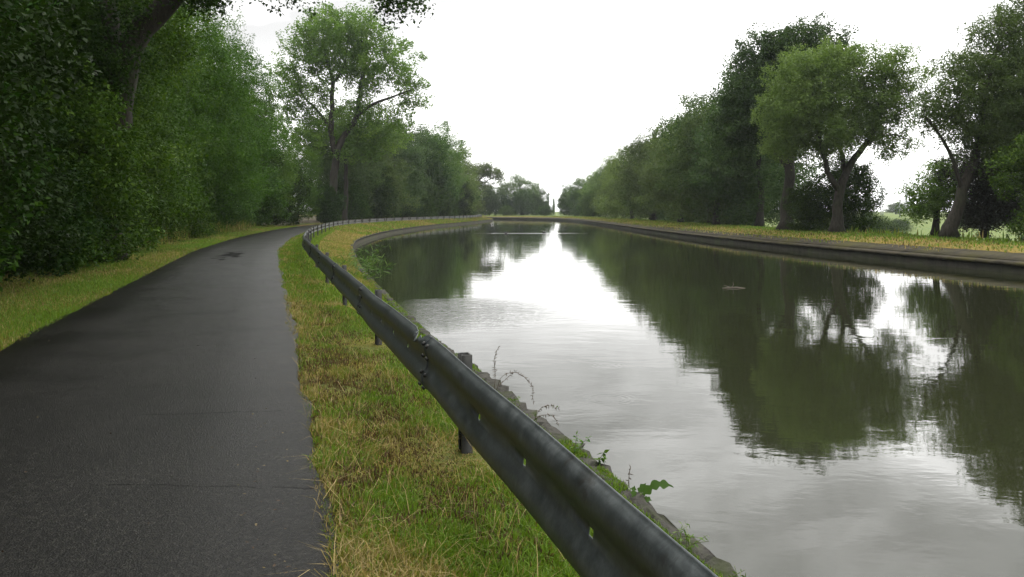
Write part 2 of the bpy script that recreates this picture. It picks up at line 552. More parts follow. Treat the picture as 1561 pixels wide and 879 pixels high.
def at_y(P, y):
    k = np.argmin(np.abs(P[:, 1] - y) + (np.arange(len(P)) > len(P) * 0.93) * 1e3)
    return P[k]


def near_dist(pts, P, step=4):
    """distance to polyline samples"""
    pts = np.asarray(pts, float)
    Q = P[::step]
    S = np.diff(Q, axis=0)
    L2 = (S ** 2).sum(1)
    out = np.empty(len(pts)); idx = np.empty(len(pts), int)
    for i in range(0, len(pts), 4000):
        p_ = pts[i:i + 4000]
        k_ = np.linalg.norm(p_[:, None] - Q[None], axis=2).argmin(1)
        best = np.full(len(p_), 1e9)
        for sh_ in (-1, 0):
            a_ = np.clip(k_ + sh_, 0, len(S) - 1)
            t_ = np.clip(((p_ - Q[a_]) * S[a_]).sum(1) / L2[a_], 0, 1)
            best = np.minimum(best, np.linalg.norm(p_ - Q[a_] - S[a_] * t_[:, None], axis=1))
        out[i:i + 4000] = best
        idx[i:i + 4000] = k_
    return out, idx * step


def ground_z(pts):
    pts = np.asarray(pts, float)
    dl, il = near_dist(pts, LEFT)
    dr, ir = near_dist(pts, RIGHT)
    wl = np.interp(LEFT[il, 1], [10, 55], [1.05, 2.9])
    t = np.clip((dl - 0.16) / (wl - 0.16), 0, 1)
    zl = np.where(dl < 0.16, -0.52 + 0.09 * dl / 0.16, -0.43 * (1 - t ** 1.1))
    zl = zl - 0.06 * np.clip((26 - LEFT[il, 1]) / 10, 0, 1) * np.clip((dl - .5) / .4, 0, 1) * np.clip((1.85 - dl) / .4, 0, 1)
    zr = np.interp(dr, [0, 0.80, 0.98, 2.7, 6.5, 15, 22], [-0.62, -0.42, -0.14, 0.0, 0.02, -3.2, -4.0])
    far = np.clip((RIGHT[ir, 1] - 150) / 40, 0, 1)         # the land beyond the bend stays level
    zr2 = np.interp(dr, [0, 0.80, 0.98, 2.7], [-0.62, -0.42, -0.14, 0.0])
    zr = zr * (1 - far) + zr2 * far
    return np.where(dl < dr, zl, zr)


# ------------------------------------------------------------------ ground, path and water
def poly_contains(poly, pts):
    x, y = pts[:, 0], pts[:, 1]
    ins = np.zeros(len(pts), bool)
    x1, y1 = poly[:, 0], poly[:, 1]
    x2, y2 = np.roll(x1, -1), np.roll(y1, -1)
    for a, b, c_, d_ in zip(x1, y1, x2, y2):
        if b == d_: continue
        k = ((b > y) != (d_ > y)) & (x < (c_ - a) * (y - b) / (d_ - b) + a)
        ins ^= k
    return ins


rng = np.random.default_rng(7)
lp, rp = LEFT[::6], RIGHT[::6]
outline = np.concatenate([lp, rp[::-1]])
B = 1500
corner = np.array([(-B, -B), (B, -B), (B, B), (-B, B)], float)
pts = [outline, corner]
nl_, nr_ = normals_left(LEFT), normals_left(RIGHT)
for dd_ in (0.16, 0.32, 0.5, 0.75, 1.05, 1.5, 2.0, 3.0, 4.5, 6.5, 9, 13):
    pts.append((LEFT + nl_ * dd_)[::max(4, int(dd_ * 3))])
for dd_ in (0.4, 0.8, 0.98, 1.9, 2.7, 4.5, 6.5, 9, 12, 15, 18.5, 22, 28):
    pts.append((RIGHT - nr_ * dd_)[::max(6, int(dd_ * 4))])
ring = rng.uniform(-1, 1, (900, 2)) * np.array([260, 260]) + np.array([0, 110])
pts += [ring, rng.uniform(-1, 1, (500, 2)) * B * 0.98]
free = np.concatenate(pts[2:])
do, _ = near_dist(free, outline, 1)
ins = poly_contains(outline, free)
free = free[(~ins) & (do > 0.13) & (np.abs(free) < B).all(1)]
allp = np.concatenate([outline, corner, free])
no = len(outline)
edges = [(i, (i + 1) % no) for i in range(no)] + [(no, no + 1), (no + 1, no + 2), (no + 2, no + 3), (no + 3, no)]
vo, eo, fo, ov, oe, of = delaunay_2d_cdt([Vector(p) for p in allp], edges, [], 0, 1e-4)
V2 = np.array([(v.x, v.y) for v in vo])
F = np.array([f for f in fo if len(f) == 3])
cen = V2[F].mean(1)
inside = poly_contains(outline, cen)
Fl, Fw = F[~inside], F[inside]
z = ground_z(V2)
dl, il = near_dist(V2, LEFT); dr, ir = near_dist(V2, RIGHT)
dp, ip = near_dist(V2, PATH_L)
sideL = ((V2 - PATH_L[ip]) * NP[ip]).sum(1)
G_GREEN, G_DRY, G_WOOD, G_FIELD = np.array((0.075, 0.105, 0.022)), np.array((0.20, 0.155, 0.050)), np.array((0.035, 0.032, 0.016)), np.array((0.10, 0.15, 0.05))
colr = np.tile(G_GREEN, (len(V2), 1))
left = dl < dr
k = left & (sideL < 0.5)
dry = np.clip(fbm(V2[:, 0] * 0.5, V2[:, 1] * 0.2, 3) * 1.2 + (V2[:, 1] - 30) / 60, 0, 1)
colr[k] = G_GREEN + (G_DRY - G_GREEN) * dry[k, None]
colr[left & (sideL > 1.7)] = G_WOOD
k = (~left) & (dr < 4.2)
colr[k] = G_GREEN * 0.4 + G_DRY * 0.6
colr[(~left) & (dr >= 4.2)] = G_FIELD * 0.6 + G_GREEN * 0.4
colr[(~left) & (dr > 12)] = G_FIELD
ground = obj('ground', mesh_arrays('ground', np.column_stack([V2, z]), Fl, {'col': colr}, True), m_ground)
tag(ground, kind='structure')
me = mesh_arrays('water', np.column_stack([V2, np.full(len(V2), WZ)]), Fw, None, True)
water = tag(obj('water', me, m_water), kind='structure')

# path
k = PATH_R[:, 1] > -14
e = (fbm(np.arange(len(PATH_R)) * 0.35, np.zeros(len(PATH_R)), 5) - 0.5)[:, None]
e2 = (fbm(np.arange(len(PATH_R)) * 0.35, np.ones(len(PATH_R)) * 9, 6) - 0.5)[:, None]
cross = [-0.03, 0.0, 0.25, 0.5, 0.75, 1.0, 1.03]
rows = []
for t in cross:
    P = PATH_R + NP * (2.62 * t)
    P = P - NP * (e * 0.16 if t <= 0 else 0) + NP * (e2 * 0.16 if t >= 1 else 0)
    zz = -0.06 if t < 0 or t > 1 else 0.03 + 0.02 * (1 - (2 * t - 1) ** 2)
    rows.append(np.column_stack([P, np.full(len(P), zz)])[k])
Vp = np.stack(rows, 1)
nr, nc = Vp.shape[:2]
i = np.arange(nr - 1)[:, None] * nc; j = np.arange(nc - 1)[None]
Q = np.stack([i + j + 1, i + j, i + nc + j, i + nc + j + 1], -1).reshape(-1, 4)[:, ::-1]
tag(obj('path', mesh_arrays('path', Vp.reshape(-1, 3), Q, None, True), m_asphalt), kind='structure')


# ------------------------------------------------------------------ canal walls
def run_strip(name, P, Nrm, prof, mat, parent, jit=0.0, seed=0, smooth=False, close=True):
    """extrude profile [(offset along Nrm, z)] along P"""
    rg = np.random.default_rng(seed)
    s = np.concatenate([[0], np.cumsum(np.linalg.norm(np.diff(P, axis=0), axis=1))])
    cols = []
    for (o, zz) in prof:
        off = o + (rg.normal(0, jit, len(P)) if jit else 0)
        z_ = zz + (rg.normal(0, jit * 0.7, len(P)) if jit else 0)
        cols.append(np.column_stack([P + Nrm * np.reshape(off * np.ones(len(P)), (-1, 1)), z_ * np.ones(len(P))]))
    V = np.stack(cols, 1)
    nr, nc = V.shape[:2]
    i = np.arange(nr - 1)[:, None] * nc; j = np.arange(nc - (0 if close else 1))[None]
    j2 = (j + 1) % nc
    Q = np.stack([i + j, i + j2, i + nc + j2, i + nc + j], -1).reshape(-1, 4)
    return obj(name, mesh_arrays(name, V.reshape(-1, 3), Q, {'run': np.repeat(s, nc)}, smooth), mat, parent)


wl = empty('quay_wall', (LEFT[60][0], LEFT[60][1], WZ))
tag(wl, 'low stone quay wall with rough coping along the grassy left bank', 'wall')
inv = lambda o, par: setattr(o, 'location', tuple(-np.array(par.location)))
# face goes 4 mm in front of the ground sheet's rim
o = run_strip('wall_face', LEFT, -nl_, [(0.02, -2.2), (0.02, -0.52), (-0.25, -0.52), (-0.25, -2.2)], m_wall2, wl); inv(o, wl)
fine = catmull(LEFT[::3], 0.11)[:int(70 / 0.11)]
o = run_strip('coping', fine, -normals_left(fine), [(0.03, -0.515), (0.045, -0.465), (0.02, -0.435), (-0.04, -0.42), (-0.11, -0.425), (-0.14, -0.51)],
              m_cope, wl, 0.022, 4); inv(o, wl)
rest = catmull(LEFT[::3], 0.5)[int(70 / 0.5):]
o = run_strip('coping', rest, -normals_left(rest), [(0.04, -0.515), (0.05, -0.44), (-0.16, -0.425), (-0.18, -0.51)], m_cope, wl, 0.008, 5); inv(o, wl)

wr = empty('quay_wall', (RIGHT[100][0], RIGHT[100][1], WZ))
tag(wr, 'dark vertical quay wall below sloping concrete slabs on the right bank', 'wall')
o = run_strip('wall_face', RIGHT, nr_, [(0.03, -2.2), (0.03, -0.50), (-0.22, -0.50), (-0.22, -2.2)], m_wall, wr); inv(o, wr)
o = run_strip('wall_cap', RIGHT, nr_, [(0.10, -0.495), (0.11, -0.405), (-0.25, -0.36), (-0.25, -0.495)], m_slab, wr, 0.006, 8); inv(o, wr)
o = run_strip('slab_slope', RIGHT[::2], nr_[::2], [(-0.255, -0.40), (-0.255, -0.325), (-0.95, -0.135), (-0.95, -0.25)], m_slab, wr, 0.010, 9); inv(o, wr)

# ------------------------------------------------------------------ guardrail
rail = empty('guardrail', (RAIL[80][0], RAIL[80][1], 0))
tag(rail, 'long grey steel guardrail on short posts curving between the path and canal', 'guardrail')
rs = np.concatenate([[0], np.cumsum(np.linalg.norm(np.diff(RAIL, axis=0), axis=1))])
RS_END = rs[np.argmin(np.abs(RAIL[:, 1] - 189) + (RAIL[:, 0] < -20) * 1000)]
s_post0 = rs[np.argmin(np.abs(RAIL[:, 1] - 4.85))]


def rail_at(s):
    x = np.interp(s, rs, RAIL[:, 0]); y = np.interp(s, rs, RAIL[:, 1])
    x2 = np.interp(np.asarray(s) + 0.05, rs, RAIL[:, 0]); y2 = np.interp(np.asarray(s) + 0.05, rs, RAIL[:, 1])
    T = np.stack([x2 - x, y2 - y], -1)
    T /= np.linalg.norm(T, axis=-1, keepdims=True)
    return np.stack([x, y], -1), T


HALF = [(-0.168, .008), (-0.163, .010), (-0.154, .019), (-0.141, .032), (-0.128, .039), (-0.110, .043), (-0.092, .044), (-0.075, .0415), (-0.062, .0365),
        (-0.050, .031), (-0.038, .025), (-0.027, .020), (-0.013, .018)]
PROF = HALF + [(-z_, u_) for z_, u_ in HALF[::-1]]
PROF = [(z_, u_ + 0.10 * (0.168 - z_)) for z_, u_ in PROF]      # the beam leans a little towards the path
RZ = 0.318      # height of the beam's centre


def beam(s0, s1, lift, slots, dent=None):
    st = list(np.arange(s0, s1, 0.25 if s0 < s_post0 + 30 else 0.5)) + [s1]
    for q in slots:
        st += [q - 0.02, q + 0.02]
    if dent is not None:
        st += list(np.arange(dent - 0.3, dent + 0.3, 0.04))
    st = np.array(sorted(set(np.round(st, 4))))
    st = st[(st >= s0) & (st <= s1)]
    P, T = rail_at(st)
    Nl = np.stack([-T[:, 1], T[:, 0]], 1)
    rg = np.random.default_rng(int(s0 * 10) + 500)
    V = []
    wob = 0.006 * np.sin(st * 1.3 + 1) + 0.004 * np.sin(st * 3.1)
    for (pz, pu) in PROF:
        u = np.full(len(st), pu + lift) + wob
        zz = np.full(len(st), RZ + pz) + 0.004 * np.sin(st * 0.9)
        if dent is not None and pz > 0.10:
            g = np.exp(-((st - dent) / 0.13) ** 2)
            u = u + g * 0.032 * (1 + 0.6 * np.sin(st * 70)) * (pz - 0.09) / 0.06
            zz = zz - g * 0.034 * (1 + 0.5 * np.sin(st * 55 + 1)) * (pz - 0.09) / 0.06
        V.append(np.column_stack([P + Nl * u[:, None], zz]))
    V = np.stack(V, 1)
    nr, nc = V.shape[:2]
    mid = len(HALF) - 1
    Q = []
    for a in range(nr - 1):
        hole = any(st[a] >= q - 0.0205 and st[a + 1] <= q + 0.0205 for q in slots)
        for b in range(nc - 1):
            if hole and b == mid: continue
            Q.append((a * nc + b, a * nc + b + 1, (a + 1) * nc + b + 1, (a + 1) * nc + b))
    o = obj('rail_beam', mesh_arrays('rail_beam', V.reshape(-1, 3), np.array(Q), None, True), m_steel, rail)
    inv(o, rail)
    so = o.modifiers.new('thickness', 'SOLIDIFY'); so.thickness = 0.0035; so.offset = -1
    return o


def s_of_y(y):
    return rs[np.argmin(np.abs(RAIL[:, 1] - y))]


splice0 = s_of_y(5.35)
k0 = -2
s = splice0 + 4 * k0
n_b = 0
while s < RS_END:
    s1 = min(s + 4.0 + 0.32, RS_END + 0.1)
    slots = [s + 0.95 + 0.75 * q for q in range(4)] if s < s_post0 + 45 else []
    if abs(s + 4 - splice0) < 0.1 :
        slots = [s_of_y(2.74), s_of_y(3.44), s_of_y(4.2)]
    b = beam(s, s1, 0.0 if n_b % 2 else 0.0055, slots, splice0 + 0.5 if abs(s - splice0) < 0.1 else None)
    # splice bolts at the start of each beam, near the camera only
    if s < s_post0 + 30:
        for ds in (0.09, 0.22):
            for (pz, pu) in ((0.125, 0.044), (0.055, 0.046), (-0.055, 0.056), (-0.125, 0.068)):
                P, T = rail_at(s + ds)
                Nl = np.array([-T[1], T[0]])
                a = np.array([P[0], P[1], RZ + pz]) + np.array([Nl[0], Nl[1], 0]) * (pu + 0.004)
                sl = 1 if pz > 0 else -1
                nz = np.array([Nl[0] * 0.8, Nl[1] * 0.8, (0.6 if abs(pz) > 0.08 else -0.6) * sl])
                mb = MB()
                mb.tube([a, a + nz * 0.011, a + nz * 0.016], [0.0145, 0.0145, 0.009], 8)
                obj('bolt', mb.mesh('bolt', False), m_post, b)
    s += 4.0
    n_b += 1

# posts: C shaped channel standing behind the beam
mb = MB()
C = [(-0.05, -0.03), (0.05, -0.03), (0.05, 0.03), (0.028, 0.03), (0.028, 0.022), (0.042, 0.022), (0.042, -0.022), (-0.042, -0.022), (-0.042, 0.022), (-0.028, 0.022), (-0.028, 0.03), (-0.05, 0.03)]
nC = len(C)
V = [(x, y, -0.5) for x, y in C] + [(x, y, 0.500) for x, y in C]
mb.add(V, [(a, (a + 1) % nC, nC + (a + 1) % nC, nC + a) for a in range(nC)])
me_post = mb.mesh('post')
import bmesh
bm = bmesh.new(); bm.from_mesh(me_post)
bm.verts.ensure_lookup_table()
bm.faces.new([bm.verts[nC + a] for a in range(nC)])
bm.to_mesh(me_post); bm.free()
mb = MB(); mb.box((0, 0.046, RZ), (0.07, 0.030, 0.10)); mb.box((0, 0.065, RZ), (0.09, 0.007, 0.05))
me_spacer = mb.mesh('spacer')
s = s_post0 - 8
first = None
while s < RS_END:
    P, T = rail_at(s)
    Nl = np.array([-T[1], T[0]])
    c_ = P - Nl * 0.060
    if first is None:
        po = obj('post', me_post, m_post, rail)
        sp = obj('spacer', me_spacer, m_post, po)
        first = po
    else:
        po = copy_tree(first, rail)
    po.location = (c_[0] - rail.location[0], c_[1] - rail.location[1], random.Random(int(s)).uniform(-0.012, 0.008))
    po.rotation_euler = (R(random.Random(int(s * 3)).uniform(-1.2, 1.2)), 0, math.atan2(T[1], T[0]))
    s += 4.0

# ------------------------------------------------------------------ trees
def sample_env(rg, ells, n):
    """points in a union of ellipsoids (cx,cy,cz,rx,ry,rz[,weight]), more towards the shells, spread evenly"""
    E = np.array([(*e, 1.0)[:7] if len(e) == 6 else e for e in ells], float)
    vol = E[:, 3] * E[:, 4] * E[:, 5]
    wt = vol ** 0.8 * E[:, 6]; wt /= wt.sum()
    m = n * 5
    k = rg.choice(len(E), m, p=wt)
    dv = rg.normal(0, 1, (m, 3)); dv /= np.linalg.norm(dv, axis=1, keepdims=True)
    r = rg.random(m) ** (1 / 3.6)
    P = E[k, :3] + dv * r[:, None] * E[k, 3:6]
    dmin = 0.95 * (4.19 * (vol * E[:, 6]).sum() / n) ** (1 / 3) * 0.62
    keep = []
    K = np.empty((0, 3))
    for q in P:
        if len(keep) and (((K[:len(keep)] - q) ** 2).sum(1) < dmin * dmin).any():
            continue
        if len(keep) == len(K):
            K = np.concatenate([K, np.empty((200, 3))])
        K[len(keep)] = q
        keep.append(q)
        if len(keep) >= n: break
    return np.array(keep)


def subdiv(poly, seg, rg, jit):
    poly = np.asarray(poly, float)
    C = catmull(poly, seg)
    C[1:, :3] += rg.normal(0, jit, (len(C) - 1, 3)) * np.minimum(C[1:, 3:4], 0.2) * 2
    return C


def grow(rg, skel, attr, seg, min_z, r_tip):
    pos, par, rmin, pl = [], [], [], []
    for si, poly in enumerate(skel):
        C = subdiv(poly, seg, rg, 0.12)
        if si == 0:
            prev = -1
        else:
            A = np.array(pos)
            prev = int(((A - C[0, :3]) ** 2).sum(1).argmin())
        for k_, q in enumerate(C):
            if si > 0 and k_ == 0: continue
            pos.append(q[:3]); par.append(prev); rmin.append(q[3])
            pl.append(0.0 if prev < 0 else pl[prev] + np.linalg.norm(q[:3] - pos[prev]))
            prev = len(pos) - 1
    base = np.array(pos)
    order = np.argsort([((base - a) ** 2).sum(1).min() for a in attr])
    CAP = len(pos) + len(attr) * 40
    A = np.zeros((CAP, 3)); A[:len(pos)] = pos
    L = np.zeros(CAP); L[:len(pos)] = pl
    nn = len(pos)
    tips = []
    for oi in order:
        a = attr[oi]
        dv = a - A[:nn]
        dist = np.linalg.norm(dv, axis=1)
        cost = dist * (1 + 0.7 * np.clip(-dv[:, 2] / (dist + 1e-6), 0, 1)) + 0.12 * L[:nn] + (A[:nn, 2] < min_z) * 4
        b = int(cost.argmin())
        dd_ = dist[b]
        p0 = A[b]
        pb = par[b]
        dirp = (p0 - A[pb]) if pb >= 0 else np.array([0, 0, 1.0])
        dirp = dirp / (np.linalg.norm(dirp) + 1e-6)
        ctrl = p0 + dirp * dd_ * 0.3 + (a - p0) * 0.2 + np.array([0, 0, dd_ * 0.10])
        k_ = max(1, int(math.ceil(dd_ / seg)))
        prev = b
        for t in np.linspace(0, 1, k_ + 1)[1:]:
            q = (1 - t) ** 2 * p0 + 2 * t * (1 - t) * ctrl + t * t * a
            if t < 1: q = q + rg.normal(0, 0.05, 3) * seg
            if nn >= CAP: break
            A[nn] = q; L[nn] = L[prev] + np.linalg.norm(q - A[prev])
            par.append(prev); rmin.append(0)
            prev = nn; nn += 1
        tips.append(prev)
    A = A[:nn]
    area = np.zeros(nn)
    haschild = np.zeros(nn, bool)
    ex = 2.25
    for t_ in range(nn - 1, -1, -1):
        if not haschild[t_]: area[t_] += r_tip ** ex
        p_ = par[t_]
        if p_ >= 0:
            area[p_] += area[t_]; haschild[p_] = True
    r = np.maximum(area ** (1 / ex), 0)
    rm = np.array(rmin)
    r = np.where(rm > 0, rm, r)
    for t_ in range(nn):
        if par[t_] >= 0 and rm[t_] == 0: r[t_] = min(r[t_], r[par[t_]] * 0.85)
    main = np.full(nn, -1); best = np.zeros(nn)
    for t_ in range(nn):
        p_ = par[t_]
        sc = area[t_] + (1e3 if rm[t_] > 0 else 0)
        if p_ >= 0 and sc > best[p_]:
            best[p_] = sc; main[p_] = t_
    return A, par, r, main, tips


def trunk_mesh(A, par, r, main, cut, flare):
    mb = MB()
    starts = [t_ for t_ in range(len(A)) if par[t_] < 0 or main[par[t_]] != t_]
    for s_ in starts:
        ch = [s_]
        while main[ch[-1]] >= 0: ch.append(main[ch[-1]])
        P, rad = A[ch], r[ch].copy()
        if par[s_] >= 0:
            P = np.concatenate([A[par[s_]][None], P]); rad = np.concatenate([[min(r[par[s_]], rad[0] * 1.25)], rad])
        k_ = rad >= cut
        if not k_.any(): continue
        last = min(len(rad), np.nonzero(k_)[0].max() + 2)
        P, rad = P[:last], rad[:last]
        if len(P) < 2: continue
        if par[s_] < 0 and flare:
            h = P[:, 2] - P[0, 2]
            rad = rad * (1 + 0.7 * np.exp(-h / 0.5))
        mx = rad.max()
        mb.tube(P, rad, 10 if mx > 0.15 else 6 if mx > 0.05 else 4, cap=mx > 0.05)
    return mb.mesh('trunk', True)


def leaf_quads(rg, C, L, aspect, tone, droop=0.35, outward=None):
    n_ = len(C)
    d_ = rg.normal(0, 1, (n_, 3))
    d_[:, 2] = d_[:, 2] * 0.6 - droop
    if outward is not None: d_ += outward * 0.6
    d_ /= np.linalg.norm(d_, axis=1, keepdims=True)
    up = rg.normal(0, 0.55, (n_, 3)); up[:, 2] += 0.8
    sd_ = np.cross(d_, up); sd_ /= np.linalg.norm(sd_, axis=1, keepdims=True) + 1e-6
    nm = np.cross(sd_, d_)
    l = (L * rg.uniform(0.65, 1.25, n_))[:, None]
    wd = l * aspect * 0.5
    fold = wd * rg.uniform(0.1, 0.5, (n_, 1))
    V = np.stack([C, C + d_ * l * 0.42 + sd_ * wd + nm * fold, C + d_ * l, C + d_ * l * 0.42 - sd_ * wd + nm * fold], 1)
    Q = np.arange(n_ * 4).reshape(-1, 4)
    return V.reshape(-1, 3), Q, np.repeat(tone, 4)


def make_tree(name, seed, skel, ells, n_attr, n_leaf, L, leafm, barkm, clump=0.55, aspect=0.5, seg=0.5, min_z=1.0, r_tip=0.012, cut=0.012,
              flare=True, flat=0.65, parts=('trunk', 'crown'), droop=0.35, extra=()):
    """skel and ells are in local coordinates, base at the origin"""
    rg = np.random.default_rng(seed)
    attr = sample_env(rg, ells, n_attr)
    for e_, k_ in extra:
        attr = np.concatenate([attr, sample_env(rg, e_, k_)])
    attr = attr[attr[:, 2] > 0.25]
    A, par, r, main, tips = grow(rg, skel, attr, seg, min_z, r_tip)
    root = empty(name)
    obj(parts[0], trunk_mesh(A, par, r, main, cut, flare), barkm, root)
    tipp = A[tips]
    par_ = np.array(par)
    back = np.array(tips)
    for _ in range(2): back = np.where(par_[back] >= 0, par_[back], back)
    tb = A[back]
    ct = rg.beta(2.2, 2.2, len(tipp))
    k_ = rg.integers(0, len(tipp), n_leaf)
    f = rg.random(n_leaf) ** 1.6
    base = tipp[k_] * (1 - f[:, None]) + tb[k_] * f[:, None]
    cs = clump * rg.uniform(0.7, 1.3, len(tipp))[k_]
    # each clump is made of smaller sprays, which leaves gaps between them
    ns = 9
    spray = rg.normal(0, 1, (len(tipp), ns, 3)) * np.array([1, 1, flat])
    spray /= np.maximum(1, np.linalg.norm(spray, axis=2, keepdims=True) / 1.6)
    off = spray[k_, rg.integers(0, ns, n_leaf)]
    off = off + rg.normal(0, 0.26, (n_leaf, 3))
    off /= np.maximum(1, np.linalg.norm(off, axis=1, keepdims=True) / 1.55)
    C = base + off * cs[:, None]
    C = C[C[:, 2] > 0.05]
    m_ = len(C)
    tone = np.clip(ct[k_[:m_]] * 0.6 + rg.normal(0.2, 0.13, m_), 0, 1)
    Vl, Ql, tn = leaf_quads(rg, C, L, aspect, tone, droop)
    obj(parts[1], mesh_arrays(parts[1], Vl, Ql, {'tone': tn}), leafm, root)
    return root


def lobes(rg, H, Rr, zlo, n_=12, size=0.2, top=0.97):
    """lobed crown of height H and radius Rr reaching down to zlo"""
    E = [(0, 0, (H + zlo) / 2, Rr * 0.5, Rr * 0.5, (H - zlo) * 0.36, 0.35)]
    for q in range(n_):
        t = (q + rg.random()) / n_
        zc = zlo + (H * top - zlo) * (0.1 + 0.82 * t)
        prof = math.sin(math.pi * min(1, max(0.12, 0.30 + 0.62 * t))) ** 0.7
        a = q * 2.4 + rg.uniform(-0.5, 0.5)
        rr_ = Rr * prof * rg.uniform(0.5, 0.78)
        s_ = H * size * rg.uniform(0.7, 1.15) * (0.8 + 0.3 * prof)
        E.append((math.cos(a) * rr_, math.sin(a) * rr_, zc, s_, s_, s_ * 0.8, 1.0))
    return E


def stem(rg, H, r0, lean=0.06, n_=4, zt=0.75):
    P = [(0, 0, 0, r0)]
    x = y = 0
    for q in range(1, n_ + 1):
        x += rg.normal(0, lean) * H / n_; y += rg.normal(0, lean) * H / n_
        P.append((x, y, H * zt * q / n_, r0 * (1 - 0.72 * q / n_)))
    return [P]


def place(root, x, y, rz=0.0, s=1.0, z=None, sz=None):
    zz = float(ground_z(np.array([[x, y]]))[0]) if z is None else z
    root.location = (x, y, zz - 0.03)
    root.rotation_euler = (0, 0, rz)
    root.scale = (s, s, sz or s)
    return root


protos = {}
used = set()


def put(key, x, y, rz, s, label, group=None, sz=None, cat='tree', name=None, z=None):
    o = protos[key]
    if key in used:
        o = copy_tree(o)
    used.add(key)
    place(o, x, y, rz, s, z, sz)
    if name: o.name = name
    for k_ in ('label', 'category', 'group'):
        if k_ in o: del o[k_]
    tag(o, label, cat, group)
    return o


# generic kinds (height ~12 m)
for i_, (kind, H, Rr, zlo, size) in enumerate([('wood', 12.5, 4.6, 1.0, 0.19), ('willow', 12.5, 4.8, 0.6, 0.20), ('dark', 13.0, 4.4, 1.2, 0.17),
                                               ('willow', 11.5, 5.0, 0.5, 0.21), ('poplar', 14.0, 4.6, 2.2, 0.18), ('dark', 11.5, 4.8, 0.4, 0.2)]):
    rg = np.random.default_rng(40 + i_)
    protos['t%d' % i_] = make_tree('leafy_tree', 100 + i_, stem(rg, H, 0.26), lobes(rg, H, Rr, zlo, 20, size * 0.85), 165, 52000, 0.21, LEAF[kind], BARK,
                                   clump=0.74, seg=0.7, min_z=1.5, r_tip=0.014, cut=0.02)
# nearer trees with small leaves
for i_, (kind, H, Rr, zlo, L) in enumerate([('wood', 12.0, 3.9, 0.8, 0.12), ('ash', 12.5, 4.0, 1.2, 0.13), ('gloss', 10.5, 3.8, 0.5, 0.10)]):
    rg = np.random.default_rng(60 + i_)
    protos['n%d' % i_] = make_tree('leafy_tree', 200 + i_, stem(rg, H, 0.22), lobes(rg, H, Rr, zlo, 26, 0.145), 330, 150000, L, LEAF[kind], BARKD,
                                   clump=0.50, seg=0.5, min_z=1.2, r_tip=0.010, cut=0.012, aspect=0.55 if kind != 'ash' else 0.36)
# shrubs
for i_, (kind, H, Rr, L, nl) in enumerate([('gloss', 3.2, 1.5, 0.085, 30000), ('wood', 2.6, 1.4, 0.08, 24000), ('wood', 4.2, 1.9, 0.105, 36000)]):
    rg = np.random.default_rng(80 + i_)
    sk = [[(0, 0, 0, 0.05), (0.1, 0, H * 0.4, 0.04), (0.15, 0.1, H * 0.7, 0.02)]]
    for q in range(4):
        a = q * 1.6 + 0.4
        sk.append([(0, 0, 0.05, 0.035), (math.cos(a) * Rr * 0.3, math.sin(a) * Rr * 0.3, H * 0.3, 0.025), (math.cos(a) * Rr * 0.55, math.sin(a) * Rr * 0.55, H * 0.6, 0.015)])
    protos['s%d' % i_] = make_tree('shrub', 300 + i_, sk, lobes(rg, H, Rr, 0.05, 11, 0.24), 130, nl, L, LEAF[kind], BARKD, clump=0.34, seg=0.3,
                                   min_z=0.1, r_tip=0.006, cut=0.007, flare=False, parts=('stems', 'foliage'), aspect=0.6)

# --- left wood, nearest trees (behind the shrubs along the verge)
WL = 'trees of the wood left of the path'
near_left = [  # wood continues unseen beside and behind the camera, added to shade the near path
    ('n0', -8.6, 4.0, 2.3, 1.05, 'unseen dark tree of the wood beside the camera, added to shade the near path'),
    ('n2', -7.4, -2.5, 4.3, 1.2, 'unseen dark tree of the wood past the left picture edge, added for its shade'),
    ('n0', -6.0, -8.5, 5.3, 1.2, 'unseen tree of the wood behind the camera left of the path, added for shade'),
    ('n1', -20.9, 83.0, 1.1, 0.64, 'low leafy tree directly left of the forked poplar trunk'),
    ('n2', -9.6, 9.5, 0.3, 1.0, 'dark glossy tree at the left picture edge nearest the camera'),
    ('n0', -12.6, 14.5, 1.9, 1.05, 'dark tree behind the shrubs just right of the left picture edge'),
    ('n2', -14.6, 21.0, 2.9, 1.05, 'dark tree behind the big leaning trunk beside the path'),
    ('n0', -14.0, 26.5, 4.0, 0.98, 'deep green tree right of the big leaning trunk'),
    ('n1', -16.6, 33.5, 0.5, 0.98, 'bright feathery tree behind the bushes where the verge narrows'),
    ('n0', -19.6, 40.0, 5.1, 1.05, 'tall mid green tree set back left of the feathery pair'),
    ('n1', -17.8, 45.0, 2.2, 1.08, 'tallest feathery light green tree on the left of the path'),
    ('n1', -19.4, 54.0, 3.6, 1.08, 'feathery light green tree beside the bend of the path'),
    ('n0', -21.5, 63.0, 0.9, 1.02, 'rounded green tree just left of the tall forked poplar'),
    ('n1', -21.6, 71.0, 5.5, 0.85, 'smaller light tree below the left limbs of the tall forked poplar'),
]
for (k_, x, y, rz, s_, lab) in near_left:
    put(k_, x, y, rz, s_, lab, WL)
for (x, y, rz, s_) in ((-17, 12, 1.0, 1.1), (-19.5, 19, 2.0, 1.1), (-20.5, 27, 3.0, 1.1), (-24, 36, 4.4, 1.1), (-25, 47, 5.0, 1.1), (-27, 58, 0.2, 1.1), (-29, 69, 1.2, 1.0)):
    put('t0' if int(y) % 2 else 't5', x, y, rz, s_, 'dark tree in the second rank of the left wood, glimpsed between the front trees', 'second rank trees of the left wood')
